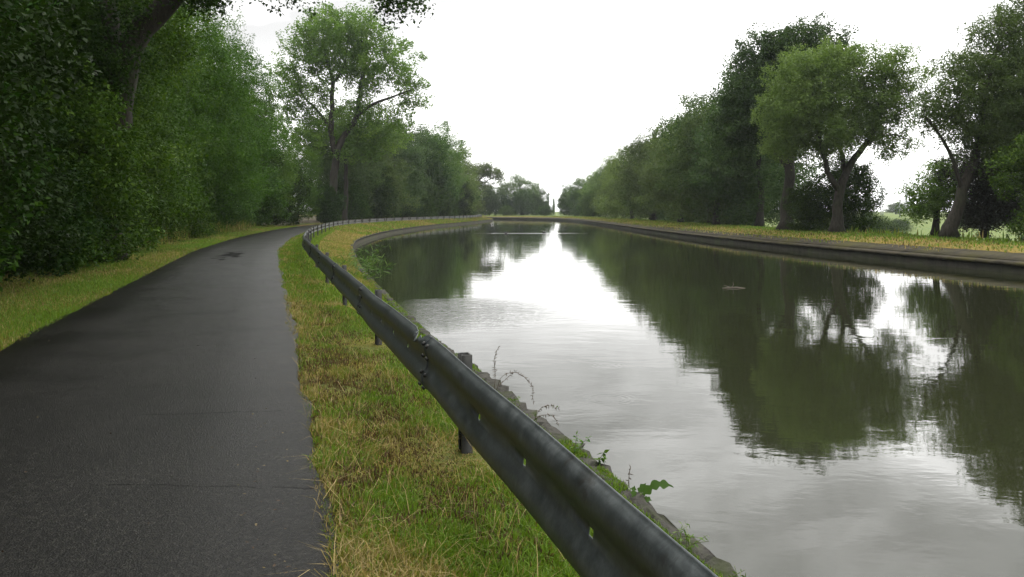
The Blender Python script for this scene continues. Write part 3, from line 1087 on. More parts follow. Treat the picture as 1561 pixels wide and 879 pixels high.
# --- shrubs along the left verge
SH = 'shrubs along the left verge'
sh = [('s0', -6.9, 7.6, 0.2, 1.0, 'dark glossy shrub cut by the left picture edge above the verge'),
      ('s2', -8.6, 11.0, 1.2, 1.0, 'tall dark shrub second from the left edge beside the verge'),
      ('s0', -8.9, 13.6, 2.5, 0.95, 'glossy leaved shrub leaning over the orange dry grass'),
      ('s0', -10.0, 16.6, 4.0, 1.05, 'broad shrub with shiny pale leaves below the big leaning trunk'),
      ('s2', -10.9, 19.2, 5.0, 0.95, 'tall fresh green shrub right of the shiny leaved one'),
      ('s0', -11.6, 22.3, 0.7, 0.95, 'dark round shrub halfway along the near verge'),
      ('s2', -9.9, 18.2, 2.2, 1.0, 'tall bush covering the foot of the big leaning trunk'),
      ('s2', -10.7, 20.6, 3.9, 0.9, 'bush directly right of the foot of the big leaning trunk'),
      ('s1', -12.4, 25.8, 2.0, 1.1, 'mid green bush overhanging the narrowing verge'),
      ('s2', -13.9, 29.5, 3.0, 0.95, 'tall bush before the dark gap in the wood edge'),
      ('s1', -14.3, 34.0, 4.4, 0.8, 'low bush beside the pale dry stalks at wood edge'),
      ('s2', -15.9, 39.0, 5.6, 1.0, 'green bush at the foot of the feathery trees'),
      ('s1', -17.0, 45.0, 0.4, 1.0, 'low bush on the verge where the path starts to bend'),
      ('s2', -18.2, 51.0, 1.4, 0.95, 'bush just before the path slips behind the guardrail'),
      ('s1', -19.2, 58.0, 3.1, 1.2, 'bush left of the guardrail bend under the light trees'),
      ('s2', -19.9, 66.0, 2.2, 1.2, 'bush behind the sharpest part of the guardrail bend'),
      ('s2', -21.0, 76.0, 4.2, 1.45, 'tall dark bush left of the forked poplar trunk'),
      ('s2', -18.8, 86.0, 5.0, 0.9, 'light green bush at the foot of the forked poplar')]
for (k_, x, y, rz, s_, lab) in sh:
    put(k_, x, y, rz, s_, lab, SH, cat='shrub')

# --- big leaning tree whose limb hangs over the path
skel = [[(0, 0, 0, 0.40), (0.25, 0.0, 1.8, 0.35), (0.40, 0, 3.1, 0.33), (0.55, 0.0, 4.5, 0.31), (0.85, 0, 5.3, 0.29), (1.35, 0, 5.9, 0.26), (2.3, 0.1, 6.8, 0.23), (3.6, 0.0, 8.0, 0.19), (5.0, -0.3, 9.0, 0.14)],
        [(0.5, 0, 4.2, 0.2), (0.0, 0.4, 6.0, 0.2), (-0.8, 0.8, 7.8, 0.16), (-1.4, 1.0, 9.6, 0.1)],
        [(2.3, 0.1, 6.8, 0.13), (3.4, -0.3, 7.35, 0.10), (5.0, -0.5, 7.7, 0.07), (6.4, -0.5, 7.3, 0.04), (7.1, -0.4, 6.6, 0.015)],
        [(3.6, 0.0, 8.0, 0.1), (4.4, -2.0, 8.4, 0.08), (4.4, -4.2, 8.6, 0.05)]]
ells = [(3.0, 0, 10.2, 4.2, 4.2, 2.6), (-0.9, 0.5, 9.5, 3.4, 3.4, 2.6), (5.7, -1.0, 9.4, 2.6, 2.6, 1.6), (2.8, -4.5, 9.0, 2.8, 2.6, 1.8), (-3.2, -1.2, 6.2, 2.0, 1.6, 1.5)]
ext = [([(7.15, -.4, 6.05, .36, .3, .36)], 8), ([(6.2, -.4, 6.4, .6, .3, .12)], 3), ([(4.7, -.4, 6.35, .5, .3, .16)], 5), ([(2.5, -.2, 6.25, .6, .3, .2)], 9),
       ([(-0.35, -1.0, 5.2, .75, .4, .7)], 14), ([(0.6, -0.7, 5.9, .5, .35, .45)], 6), ([(-1.5, -1.0, 4.6, .9, .5, .8)], 14), ([(0.0, -1.0, 4.0, .8, .4, .7)], 14), ([(0.9, -.9, 4.6, .5, .3, .5)], 7), ([(-.6, -1.0, 6.0, .9, .4, .5)], 12)]
o = make_tree('leaning_tree', 501, skel, ells, 380, 80000, 0.095, LEAF['wood'], BARKD, clump=0.36, seg=0.4, min_z=3.0, r_tip=0.008, cut=0.005, aspect=0.62, extra=ext)
place(o, -10.45, 21.6, 0)
o.scale = (1.08, 1.0, 1.08)
tag(o, 'big dark leaning trunk at upper left with limb and twigs hanging over the path', 'tree')

# --- tall forked poplar in the middle left
S_ = 90 / 1300


def loc_px(x, y, x0, S, r):
    return ((x - x0) * S, 0.0, 1.3 + (321 - y) * S, r)


q = lambda x, y, r, dy=0.0: (loc_px(x, y, 505, S_, r)[0], dy, loc_px(x, y, 505, S_, r)[2], r)
skel = [[(0, 0, 0, 0.46), q(507, 300, 0.42), q(512, 236, 0.38), q(525, 205, 0.32), q(543, 178, 0.27), q(547, 140, 0.24, 0.5), q(551, 95, 0.13, 0.8), q(548, 50, 0.06, 0.8)],
        [q(511, 240, 0.30), q(505, 195, 0.28, -0.4), q(509, 125, 0.20, -0.8), q(498, 85, 0.11, -1.0), q(495, 45, 0.05, -1)],
        [q(540, 180, 0.18), q(565, 162, 0.17, -0.8), q(600, 150, 0.11, -1.5), q(630, 140, 0.05, -2)],
        [q(506, 200, 0.16), q(482, 168, 0.15, 0.8), q(455, 140, 0.09, 1.4), q(440, 105, 0.04, 2)],
        [q(509, 125, 0.10), q(528, 100, 0.09, -1.0), q(535, 60, 0.05, -1.6)],
        [q(548, 130, 0.10), q(580, 100, 0.08, 1.2), q(600, 70, 0.04, 1.8)]]


def epx(x, y, rx, rz, dy=0, w_=1.0, x0=505, S=S_, ry=None):
    return ((x - x0) * S, dy, 1.3 + (321 - y) * S, rx * S, (ry or rx) * S, rz * S, w_)


ells = [epx(500, 62, 62, 42), epx(545, 48, 48, 36), epx(590, 95, 52, 40), epx(448, 95, 36, 38), epx(625, 140, 28, 32, 0, .8), epx(470, 130, 45, 26, 0, .8),
        epx(480, 200, 48, 22, 0, .7), epx(600, 165, 35, 16, 0, .7), epx(430, 170, 24, 30, 0, .7), epx(530, 110, 36, 26, 0, .6), epx(500, 30, 42, 20), epx(575, 205, 48, 22, 2, .7), epx(455, 215, 42, 36, 1, .8), epx(545, 225, 40, 20, 1.5, .6), epx(430, 125, 26, 40, 0, .8), epx(520, 75, 70, 45, 0, .7), epx(505, 162, 58, 28, .8, .3), epx(442, 180, 34, 42, .5, .5), epx(600, 188, 34, 16, 0, .5), epx(560, 150, 36, 26, .6, .3)]
o = make_tree('poplar_tree', 510, skel, ells, 360, 80000, 0.22, LEAF['poplar'], BARK, clump=0.64, seg=0.7, min_z=6, r_tip=0.014, cut=0.015, aspect=0.7)
place(o, (505 - 780) * S_, 90)
tag(o, 'tallest tree left of the canal, a poplar with forked bare trunk and airy crown', 'tree')
# thin trunk beside it
skel = [[(0, 0, 0, 0.26), (0.15, 0, 4, 0.22), (0.1, 0, 8, 0.16), (0.5, 0, 11, 0.08)], [(0.1, 0, 7, .1), (1.6, .2, 9.5, .07), (2.6, .3, 12, .04)]]
ells = [(1.8, 0, 11.5, 3.0, 2.5, 2.0, 0.6), (3.2, 0, 9.2, 2.2, 2.2, 1.6, 0.6), (-0.4, 0, 10, 1.6, 1.6, 1.2, 0.5)]
o = make_tree('slender_tree', 511, skel, ells, 110, 9000, 0.24, LEAF['poplar'], BARK, clump=0.6, seg=0.7, min_z=5)
place(o, -18.4, 94)
tag(o, 'slender trunk with a thin crown just right of the forked poplar', 'tree')

# --- left row towards the bend
LR = 'trees in the row left of the guardrail towards the bend'
row = [('t2', -20.5, 99, 0.4, 1.0, 'dark tree right behind the slender trunk'),
       ('t3', -18.4, 108, 1.4, 1.12, 'broad green tree second right of the forked poplar'),
       ('t1', -22.0, 114, 2.8, 1.2, 'green tree at the back between the poplar and the dark crown'),
       ('t5', -16.6, 121, 2.2, 1.15, 'low crowned dark tree above the middle of the guardrail'),
       ('t2', -17.5, 131, 3.4, 1.25, 'darkest crown in the middle of the left row'),
       ('t0', -14.0, 137, 5.3, 1.15, 'leafy green tree before the highest crown of the left row'),
       ('t4', -13.2, 148, 4.1, 1.18, 'highest pale green crown in the left row beside the bend'),
       ('t1', -11.4, 159, 5.2, 1.12, 'bright green tree near the end of the guardrail'),
       ('t3', -11.0, 172, 0.6, 1.0, 'green tree above the tip of the left bank'),
       ('t5', -14.5, 190, 2.4, 0.9, 'misty tree low behind the leaning crown at the bend')]
for (k_, x, y, rz, s_, lab) in row:
    put(k_, x, y, rz, s_, lab, LR)
for i_, (x, y, s_) in enumerate([(-18.6, 97, 1.6), (-17.6, 105, 1.7), (-17.0, 113, 1.5), (-15.4, 121, 1.8), (-14.6, 129, 1.6), (-13.0, 138, 1.8), (-12.0, 147, 1.7), (-10.4, 157, 1.7), (-10.0, 167, 1.8), (-9.8, 177, 1.6), (-16.5, 200, 1.8), (-12, 208, 1.4)]):
    put('s2' if i_ % 3 else 's1', x, y, i_ * 1.3, s_, 'bush in the continuous dark thicket under the left row, above the far guardrail', 'bushes under the left row', cat='shrub')
skel = [[(0, 0, 0, 0.3), (0.6, 0, 4, 0.25), (1.9, 0, 7, 0.2), (3.6, 0, 9, 0.1)], [(1.9, 0, 7, .12), (4.0, 0, 7.6, .09), (6.2, 0, 8.8, .05)]]
ells = [(3.2, 0, 10.2, 2.4, 2.2, 1.6), (5.8, 0, 9.6, 1.9, 1.8, 1.3), (7.0, 0, 8.6, 1.2, 1.2, 1.0, .8), (1.0, 0, 8.2, 2.4, 2.4, 2.2), (3.6, 0, 6.8, 1.6, 1.6, 1.0, .6)]
o = make_tree('leaning_tree', 512, skel, ells, 150, 14000, 0.30, LEAF['willow'], BARK, clump=0.7, seg=0.8, min_z=4)
place(o, -9.6, 182)
tag(o, 'tree leaning right over the tip of the left bank against white sky', 'tree')

# --- far trees beyond the bend
FT = 'hazy trees beyond the far bank'
fr = [('t3', -2.2, 236, 0.5, 0.86, 'hazy round tree beyond the far wall, right of the leaning crown'),
      ('t1', 2.6, 242, 1.6, 0.98, 'highest hazy tree in the middle beyond the far wall'),
      ('t5', 7.2, 252, 2.5, 0.82, 'hazy lower tree left of the slim far poplars'),
      ('t5', -7.5, 240, 3.5, 0.82, 'hazy dark tree low behind the tip of the left bank'),
      ('t0', -12.5, 244, 4.5, 0.75, 'hazy tree farthest left beyond the far wall'),
      ('t3', -19.0, 250, 4.0, 0.75, 'hazy tree mostly hidden behind the left row')]
for (k_, x, y, rz, s_, lab) in fr:
    put(k_, x, y, rz, s_, lab, FT)
for i_, (x, y, s_) in enumerate([(-16, 236, 1.6), (-11, 232, 1.6), (-6, 229, 1.7), (-1.5, 233, 1.7), (3.0, 234, 1.7), (6.0, 240, 1.5), (9.0, 246, 1.3), (15.0, 226, 1.5), (16.5, 212, 1.5), (16.6, 200, 1.5), (17.0, 190, 1.4), (17.0, 178, 1.4)]):
    put('s2' if i_ % 3 else 's0', x, y, i_ * 1.7, s_, 'hazy bush in the thicket low under the trees around the far bend', 'thicket around the far bend', cat='shrub')
put('s1', 8.0, 209, 0.5, 1.6, 'low rounded light green bush on the far bank', None, sz=1.0, cat='shrub', name='shrub')
put('s1', -1.5, 217, 2.0, 1.3, 'small hazy bush on the far bank left of the rounded one', None, sz=1.0, cat='shrub', name='shrub')


def columnar(seed, H, Rr, nl, L, leafm):
    rg = np.random.default_rng(seed)
    E = [(rg.normal(0, Rr * .2), rg.normal(0, Rr * .2), H * (0.14 + 0.83 * t), Rr * (1.0 - 0.45 * t) * rg.uniform(.8, 1.1), Rr * (1.0 - 0.45 * t), H * 0.09) for t in np.linspace(0, 1, 9)]
    return make_tree('poplar_tree', seed, [[(0, 0, 0, .2), (0, 0, H * .5, .12), (0, 0, H * .93, .04)]], E, 70, nl, L, leafm, BARK, clump=0.5, seg=0.8, min_z=0.5)


protos['c0'] = columnar(520, 10, 0.85, 5000, 0.34, LEAF['dark'])
put('c0', 17.6, 420, 0, 1.0, 'slim far poplar on the left of the bright gap', 'slim poplars in the far gap')
put('c0', 21.0, 430, 2, 0.75, 'slimmer shorter far poplar in the middle of the bright gap', 'slim poplars in the far gap')

# --- right bank dense row
RR = 'trees in the dense row on the right bank'
row = [('t5', 16.0, 236, 0.3, 0.75, 'hazy last tree of the right row at the bright gap'),
       ('t2', 17.5, 214, 1.3, 0.80, 'dark low tree second from the far end of the right row'),
       ('t4', 20.5, 200, 2.3, 0.80, 'pale topped tree third from the far end of the right row'),
       ('t1', 19.0, 186, 3.3, 0.82, 'rounded tree of the right row just before the bend'),
       ('t2', 20.5, 170, 4.3, 0.92, 'dusky tipped tree of the right row near the bend'),
       ('t3', 18.6, 157, 5.3, 0.86, 'bright round tree of the right row near the bend'),
       ('t1', 18.8, 144, 0.8, 0.90, 'light green tree in the far third of the right row'),
       ('t3', 18.4, 131, 1.8, 0.95, 'full light green tree in the middle of the right row'),
       ('t0', 19.6, 120, 2.8, 0.95, 'darker tree between two light crowns of the right row'),
       ('t1', 18.2, 110, 3.8, 0.98, 'light crown reaching down to the grass in the middle of the right row'),
       ('t2', 19.8, 100, 4.8, 1.0, 'dark crown rising above its light neighbours in the right row'),
       ('t3', 18.0, 91, 5.8, 0.98, 'light drooping crown before the tall dark part of the right row'),
       ('t0', 19.6, 84, 0.1, 1.05, 'tall green tree on the slope of the right skyline'),
       ('t5', 18.2, 76, 1.1, 1.0, 'dark full tree with leaves to the ground near the tall crowns'),
       ('t2', 20.6, 71, 2.1, 1.1, 'tall dark tree left of the highest right crown')]
for (k_, x, y, rz, s_, lab) in row:
    put(k_, x, y, rz, s_, lab, RR, z=0)
for (x, y, rz) in ((25.5, 150, 0), (25.0, 128, 1), (26.5, 108, 2), (26, 90, 3)):
    put('t5' if y % 4 else 't2', x, y, rz, 1.15, 'tree of the hidden second rank behind the right row', 'second rank behind the right row')

# --- tall dark tree and thick trunk
S2 = 56 / 1300
X0 = 1197
q = lambda x, y, r, dy=0.0: ((x - X0) * S2, dy, 1.3 + (321 - y) * S2, r)
skel = [[(0, 0, 0, 0.40), q(1199, 320, 0.35), q(1203, 260, 0.32), q(1208, 190, 0.26), q(1220, 120, 0.15), q(1228, 60, 0.06)],
        [q(1203, 260, 0.2), q(1180, 215, 0.16, 1), q(1160, 160, 0.09, 1.6)], [q(1206, 215, 0.16), q(1240, 160, 0.12, 1.2), q(1270, 100, 0.06, 2)]]
E = lambda x, y, rx, rz, dy=0, w_=1.0: epx(x, y, rx, rz, dy, w_, X0, S2)
ells = [E(1240, 72, 56, 42, 1), E(1180, 85, 42, 45, 1), E(1150, 140, 45, 55, 1), E(1200, 150, 60, 60, 2), E(1285, 75, 26, 30, 1), E(1120, 205, 36, 55, 1), E(1165, 60, 20, 20, 1)]
o = make_tree('tall_tree', 530, skel, ells, 260, 76000, 0.18, LEAF['dark'], BARK, clump=0.62, seg=0.6, min_z=3, aspect=0.6)
place(o, (X0 - 780) * S2, 56, z=0)
tag(o, 'highest dark tree on the right bank, thick straight trunk left of the forked one', 'tree')
# --- forked tree in front
S2 = 50 / 1300
X0 = 1275
skel = [[(0, 0, 0, 0.33), q(1276, 325, 0.28), q(1280, 288, 0.26), q(1300, 243, 0.19), q(1328, 207, 0.15), q(1342, 165, 0.10), q(1352, 110, 0.05)],
        [q(1279, 292, 0.18), q(1262, 266, 0.16, -.3), q(1252, 245, 0.13, -.5), q(1235, 190, 0.08, -1), q(1225, 130, .04, -1)],
        [q(1290, 262, 0.13), q(1283, 215, 0.12, .6), q(1272, 150, 0.07, 1), q(1275, 95, .04, 1)],
        [q(1318, 218, .08), q(1352, 205, .06, -.5), q(1378, 215, .03, -.8)]]
ells = [E(1225, 140, 62, 62, -.5), E(1275, 105, 55, 42), E(1195, 185, 42, 55, -.6), E(1335, 105, 44, 38, 0, .8), E(1365, 150, 32, 40, 0, .7), E(1255, 200, 50, 34, -.8), E(1330, 170, 40, 26, 0, .6),
        E(1355, 225, 34, 18, 0, .6), E(1375, 85, 22, 24, 0, .8), E(1395, 120, 20, 26, 0, .7), E(1300, 170, 60, 45, .4, .8), E(1340, 140, 45, 45, .3, .8)]
o = make_tree('forked_tree', 531, skel, ells, 330, 112000, 0.145, LEAF['willow'], BARK, clump=0.54, seg=0.5, min_z=2.6, aspect=0.5)
place(o, (X0 - 780) * S2, 50, z=0)
tag(o, 'forked tree with a dark bare limb reaching right, in front of the highest right crown', 'tree')
# saplings and undergrowth between the trunks
put('s2', 18.6, 53.5, 0.5, 0.75, 'light green sapling between the thick trunk and the forked trunk', 'undergrowth on the right bank', cat='shrub', z=0)
put('s2', 20.6, 53.0, 2.5, 1.15, 'airy sapling just right behind the forked trunk', 'undergrowth on the right bank', cat='shrub', z=-0.1)

# --- right picture edge group
S2 = 40 / 1300
X0 = 1447
skel = [[(0, 0, 0, 0.30), q(1452, 330, 0.27), q(1468, 285, 0.24), q(1486, 235, 0.19), q(1497, 170, 0.13), q(1512, 100, 0.07), q(1530, 40, .03)],
        [q(1480, 252, .13), q(1520, 200, .12, .8), q(1570, 150, .08, 1.2)], [q(1466, 290, .10), q(1440, 235, .08, -.5), q(1412, 197, .06, -.8), q(1392, 178, .03, -1)]]
ells = [E(1500, 150, 62, 60), E(1545, 75, 55, 60, 1), E(1445, 165, 40, 42, -.4), E(1590, 140, 70, 80, 1), E(1420, 140, 26, 26, -.6, .8), E(1500, 215, 55, 30, 0, .8), E(1610, 20, 60, 50, 1), E(1560, 210, 45, 40), E(1410, 165, 30, 34, -.5), E(1470, 110, 40, 40, 0)]
o = make_tree('leaning_tree', 540, skel, ells, 330, 100000, 0.13, LEAF['willow'], BARKD, clump=0.48, seg=0.45, min_z=2.2, aspect=0.5)
place(o, (X0 - 780) * S2, 40, z=0)
tag(o, 'big tree at the right edge with a dark trunk leaning right', 'tree')
S2 = 43 / 1300
X0 = 1424
skel = [[(0, 0, 0, 0.16), q(1428, 325, 0.13), q(1432, 285, 0.10), q(1436, 245, 0.05)]]
ells = [E(1425, 300, 40, 26, 0, .8), E(1400, 315, 26, 16, 0, .7), E(1440, 268, 32, 26, 0, .8), E(1395, 285, 18, 14, 0, .6)]
o = make_tree('small_tree', 541, skel, ells, 130, 13000, 0.13, LEAF['poplar'], BARKD, clump=0.34, seg=0.35, min_z=1.0, r_tip=0.007)
place(o, (X0 - 780) * S2, 43, z=0)
tag(o, 'small low branched tree left of the leaning trunk at the right edge', 'tree')
S2 = 42 / 1300
X0 = 1500
skel = [[(0, 0, 0, 0.14), (0, 0, 2, .11), (.1, 0, 4, .05)]]
ells = [E(1500, 320, 46, 26, .5), E(1510, 280, 48, 30, .5), E(1480, 255, 40, 22, 0, .8), E(1530, 240, 34, 26, .5, .8), E(1560, 300, 40, 40, 1)]
o = make_tree('dusky_tree', 542, skel, ells, 190, 34000, 0.13, LEAF['purple'], BARKD, clump=0.40, seg=0.4, min_z=0.3)
place(o, (X0 - 780) * S2, 42, z=0)
tag(o, 'dusky almost black bushy tree under the leaning trunk at the right edge', 'tree')
put('s2', 22.6, 35.0, 0.7, 1.2, 'green leafy bush lowest at the right picture edge', 'undergrowth on the right bank', cat='shrub', z=0)
put('s2', 26.5, 39.0, 3.7, 1.8, 'tall green bush filling the right picture edge below the big tree', 'undergrowth on the right bank', cat='shrub', z=0)
put('n1', 30.0, 46.0, 1.7, 1.0, 'tree behind the dusky one, at the right picture edge', None, name='leafy_tree', z=-1)

# --- field side beyond the right trunks
for i_, (x, y, s_, sz_, lab) in enumerate([(60, 150, 1.6, 1.0, 'low field hedge left of the white roofed shed'), (76, 168, 1.8, 0.9, 'round field bush before the white roofed shed'),
                                (98, 180, 2.2, 0.9, 'field hedge right of the white roofed shed'), (54, 120, 1.5, 1.0, 'field bush seen between the two thick right trunks'), (45, 105, 1.5, 1.1, 'field bush left of the thick straight trunk'),
                                (112, 190, 2.2, 1.0, 'far field hedge near the right picture edge'), (68, 110, 1.3, 0.6, 'low bush in the meadow right of the forked trunk'), (122, 210, 2.4, 1.1, 'field bush behind the small low branched tree')]):
    put('s1' if i_ % 2 else 's2', x, y, i_ * 1.1, s_, lab, 'hedges and bushes in the field', sz=sz_, cat='bush', name='hedge_bush')
for i_ in range(12):
    x = 60 + i_ * 17; y = 330 + 9 * math.sin(i_ * 2.3)
    put('t%d' % (i_ % 6), x, y, i_ * 0.9, 1.0, 'hazy tree of the distant field edge seen low between the right trunks', 'distant field edge trees', sz=0.36 + 0.06 * math.sin(i_ * 1.7))
protos['c1'] = columnar(521, 8.5, 1.35, 5200, 0.28, LEAF['dark'])
put('c1', (1322 - 780) / 1300 * 190, 190, 0, 0.86, 'lone upright tree in the field beside the lattice mast', None, name='columnar_tree')

m_white = plain('white_sheet', (0.72, 0.74, 0.74), 0.5, 0.06)
m_grey = plain('grey_cladding', (0.28, 0.29, 0.29), 0.7, 0.1)
m_mast = plain('mast_steel', (0.20, 0.21, 0.21), 0.6, 0.1)
m_glass = plain('window_dark', (0.03, 0.035, 0.04), 0.2, 0.1)
sh_ = empty('farm_shed', (95, 232, -4.0))
tag(sh_, 'long low shed with a pale roof in the field beyond the right trees', 'shed')
mb = MB(); mb.box((0, 0, 1.2), (26, 9, 2.4)); obj('wall', mb.mesh('wall'), m_grey, sh_)
mb = MB()
mb.add([(-13.3, -5, 2.40), (13.3, -5, 2.40), (13.3, 0, 3.1), (-13.3, 0, 3.1), (-13.3, 5, 2.40), (13.3, 5, 2.40), (-13.3, -5, 2.28), (13.3, -5, 2.28), (-13.3, 5, 2.28), (13.3, 5, 2.28)],
       [(0, 1, 2, 3), (3, 2, 5, 4), (6, 7, 1, 0), (8, 4, 5, 9)], [(0, 3, 4), (1, 5, 2)])
obj('roof', mb.mesh('roof'), m_white, sh_)
for k_ in range(5):
    mb = MB(); mb.box((-10 + k_ * 5, -4.53, 1.4), (1.8, 0.06, 0.8)); obj('window', mb.mesh('window'), m_glass, sh_)


def lattice(x, y, z0, h, w0, lab):
    r_ = empty('lattice_mast', (x, y, z0))
    tag(r_, lab, 'mast', 'lattice masts in the field')
    mb = MB()
    lv = np.linspace(0, h, 16)
    for a, b_ in ((-1, -1), (1, -1), (1, 1), (-1, 1)):
        mb.tube([(a * w0 * (1 - .6 * t / h), b_ * w0 * (1 - .6 * t / h), t) for t in lv], 0.05, 4)
    obj('leg_frame', mb.mesh('leg_frame'), m_mast, r_)
    mb = MB()
    for i_ in range(15):
        s0, s1_ = w0 * (1 - .6 * lv[i_] / h), w0 * (1 - .6 * lv[i_ + 1] / h)
        f = 1 if i_ % 2 else -1
        for b_ in (-1, 1):
            mb.tube([(-f * s0, b_ * s0, lv[i_]), (f * s1_, b_ * s1_, lv[i_ + 1])], 0.035, 4)
            mb.tube([(b_ * s0, -f * s0, lv[i_]), (b_ * s1_, f * s1_, lv[i_ + 1])], 0.035, 4)
    obj('bracing', mb.mesh('bracing'), m_mast, r_)
    mb = MB(); mb.box((0, 0, h + .1), (1.5, 0.5, 0.16)); obj('lamp_bar', mb.mesh('lamp_bar'), m_mast, r_)


lattice((1344 - 780) / 1300 * 250, 250, -4, 12.3, 0.42, 'pale lattice mast beside the lone upright field tree')
lattice((1381 - 780) / 1300 * 330, 330, -4, 16.0, 0.42, 'faintest lattice mast, farther right near the small tree')
pl_ = empty('pole', ((1356 - 780) / 1300 * 230, 224, -4))
tag(pl_, 'plain dark pole in the field right of the nearer mast', 'pole')
mb = MB(); mb.tube([(0, 0, 0), (0, 0, 4), (0, 0, 8.0)], [0.20, .19, .17], 8); obj('shaft', mb.mesh('shaft', True), m_mast, pl_)
mb = MB(); mb.tube([(0, 0, 8.0), (0, 0, 8.25)], [0.24, .22], 8); obj('cap', mb.mesh('cap'), m_mast, pl_)

# ------------------------------------------------------------------ grass
GREEN, YEL, STRAW, BROWN, LIME = (np.array(c) for c in ((0.068, 0.128, 0.010), (0.150, 0.152, 0.024), (0.340, 0.260, 0.110), (0.078, 0.046, 0.020), (0.145, 0.235, 0.020)))


def blades(name, base, h, wd, colr, rg, lean=0.45, label=None):
    n_ = len(base)
    a = rg.random(n_) * 2 * math.pi
    sd_ = np.stack([np.cos(a), np.sin(a), np.zeros(n_)], 1)
    b = rg.random(n_) * 2 * math.pi
    ln = np.stack([np.cos(b), np.sin(b), np.zeros(n_)], 1) * (np.abs(rg.normal(0, lean, n_)) * h)[:, None]
    up = np.array([0, 0, 1.0])
    h_ = h[:, None]; w_ = wd[:, None]
    mid = base + ln * 0.35 + up * h_ * 0.55
    tip = base + ln * 1.15 + up * h_ * np.clip(1 - (np.linalg.norm(ln, axis=1) / h * 0.25), 0.35, 1)[:, None]
    V = np.stack([base - sd_ * w_, base + sd_ * w_, mid - sd_ * w_ * .75, mid + sd_ * w_ * .75, tip], 1).reshape(-1, 3)
    k_ = np.arange(n_)[:, None] * 5
    Q = k_ + np.array([[0, 1, 3, 2]])
    T = k_ + np.array([[2, 3, 4]])
    o = obj(name, mesh_arrays(name, V, [Q, T], {'col': np.repeat(colr, 5, 0)}), m_blade)
    tag(o, label, 'grass', kind='stuff')
    return o


def pick(P, x):
    i0 = np.clip(x, 0, len(P) - 1.001).astype(int)
    f = (x - i0)[:, None]
    return P[i0] * (1 - f) + P[i0 + 1] * f


def strip_points(rg, n_, y0, y1, power, curveA, curveB):
    """random points between two curves, denser near the camera"""
    u = rg.random(n_)
    if abs(power - 1) < 1e-3: y = y0 * (y1 / y0) ** u
    else: y = (y0 ** (1 - power) + u * (y1 ** (1 - power) - y0 ** (1 - power))) ** (1 / (1 - power))
    m_ = len(curveA)
    lim = np.argmax(curveA[:, 1] > y1 + 1) or m_
    ia = np.interp(y, curveA[:lim, 1], np.arange(lim))
    limb = np.argmax(curveB[:, 1] > y1 + 1) or len(curveB)
    ib = np.interp(y, curveB[:limb, 1], np.arange(limb))
    A = pick(curveA, ia); Bp = pick(curveB, ib)
    t = rg.random(n_)
    return A + (Bp - A) * t[:, None], y, t


def gcol(rg, n_, dry, brown):
    c = GREEN + (LIME - GREEN) * rg.random((n_, 1))
    k_ = rg.random(n_)
    yel = YEL * rg.uniform(.75, 1.2, (n_, 1)); st = STRAW * rg.uniform(.6, 1.15, (n_, 1)); br = BROWN * rg.uniform(.6, 1.3, (n_, 1))
    c = np.where((k_ < dry * 0.75)[:, None], yel, c)
    c = np.where((rg.random(n_) < dry ** 1.5 * 0.55)[:, None], st, c)
    c = np.where((rg.random(n_) < brown)[:, None], br, c)
    return c


rg = np.random.default_rng(11)
EDGE = PATH_R + NP * (0.02 + 0.09 * e2 + 0.08 * np.abs(e))
# verge between path and rail, running under the rail to the canal
n_ = 190000
RB = RAIL - NP * 0.5
P, y, t = strip_points(rg, n_, 1.6, 60, 1.55, EDGE, RB)
nz = fbm(P[:, 0] * 2.2 + 5, P[:, 1] * 1.3, 21)
nz2 = fbm(P[:, 0] * 5, P[:, 1] * 3, 31)
dry = np.clip(0.66 - t * 1.3 + (nz - 0.5) * 2.6 - np.clip((y - 9) / 25, 0, .35), 0.03, 1)
nz3 = fbm(P[:, 0] * 1.7 + 40, P[:, 1] * 1.1, 77)
brown = np.clip((nz2 * .5 + nz3 * .7 - 0.54) * 4.5, 0, .9) * np.clip(1.25 - np.abs(t - .30) * 2.4, 0.05, 1) * np.clip((13 - y) / 5, .12, 1)
POSTS = np.array([rail_at(s_post0 + 4 * q_)[0] - np.array([-rail_at(s_post0 + 4 * q_)[1][1], rail_at(s_post0 + 4 * q_)[1][0]]) * .06 for q_ in range(4)])
pd = np.min(np.linalg.norm(P[:, None] - (POSTS + np.array([-.02, -.12]))[None], axis=2), axis=1)
pk = np.exp(-(pd / .36) ** 2)
dry = np.clip(dry + pk * .9, 0, 1); brown = np.clip(brown - pk * .3, 0, 1)
keep = rg.random(n_) > np.clip((nz2 - 0.60) * 4, 0, .75) * (y < 9) * (np.abs(t - .38) < .25)
z_ = ground_z(P)
sc = np.maximum(1, y / 9)
h = rg.uniform(0.018, 0.070, n_) * (0.25 + 0.6 * nz + 0.75 * fbm(P[:, 0] * 9, P[:, 1] * 6, 93)) * (1 - .45 * brown) * (1 - .8 * pk) * np.where(t > .6, .75, .95) * np.minimum(sc ** .35, 1.6)
wd = rg.uniform(0.0018, 0.0040, n_) * sc * 1.1
blades('verge_grass', np.column_stack([P, z_])[keep], h[keep], wd[keep], gcol(rg, n_, dry, brown)[keep], rg, .6, 'patchy green and straw coloured grass between the path and guardrail')
# long dry stalks lying about on the verge
n_ = 2400
P, y, t = strip_points(rg, n_, 1.8, 22, 1.5, EDGE, RB)
nz = fbm(P[:, 0] * 2.2 + 5, P[:, 1] * 1.3, 21)
k_ = rg.random(n_) < np.clip(1.2 - t * 1.1 + (nz - .5) * 2, 0.05, 1)
P, y = P[k_], y[k_]
blades('dry_stalks', np.column_stack([P, ground_z(P) + 0.02]), rg.uniform(.05, .16, len(P)), rg.uniform(.0009, .0017, len(P)) * np.maximum(1, y / 7), STRAW * rg.uniform(.7, 1.3, (len(P), 1)), rg, 1.5,
       'pale dry grass stalks strewn over the verge beside the path')
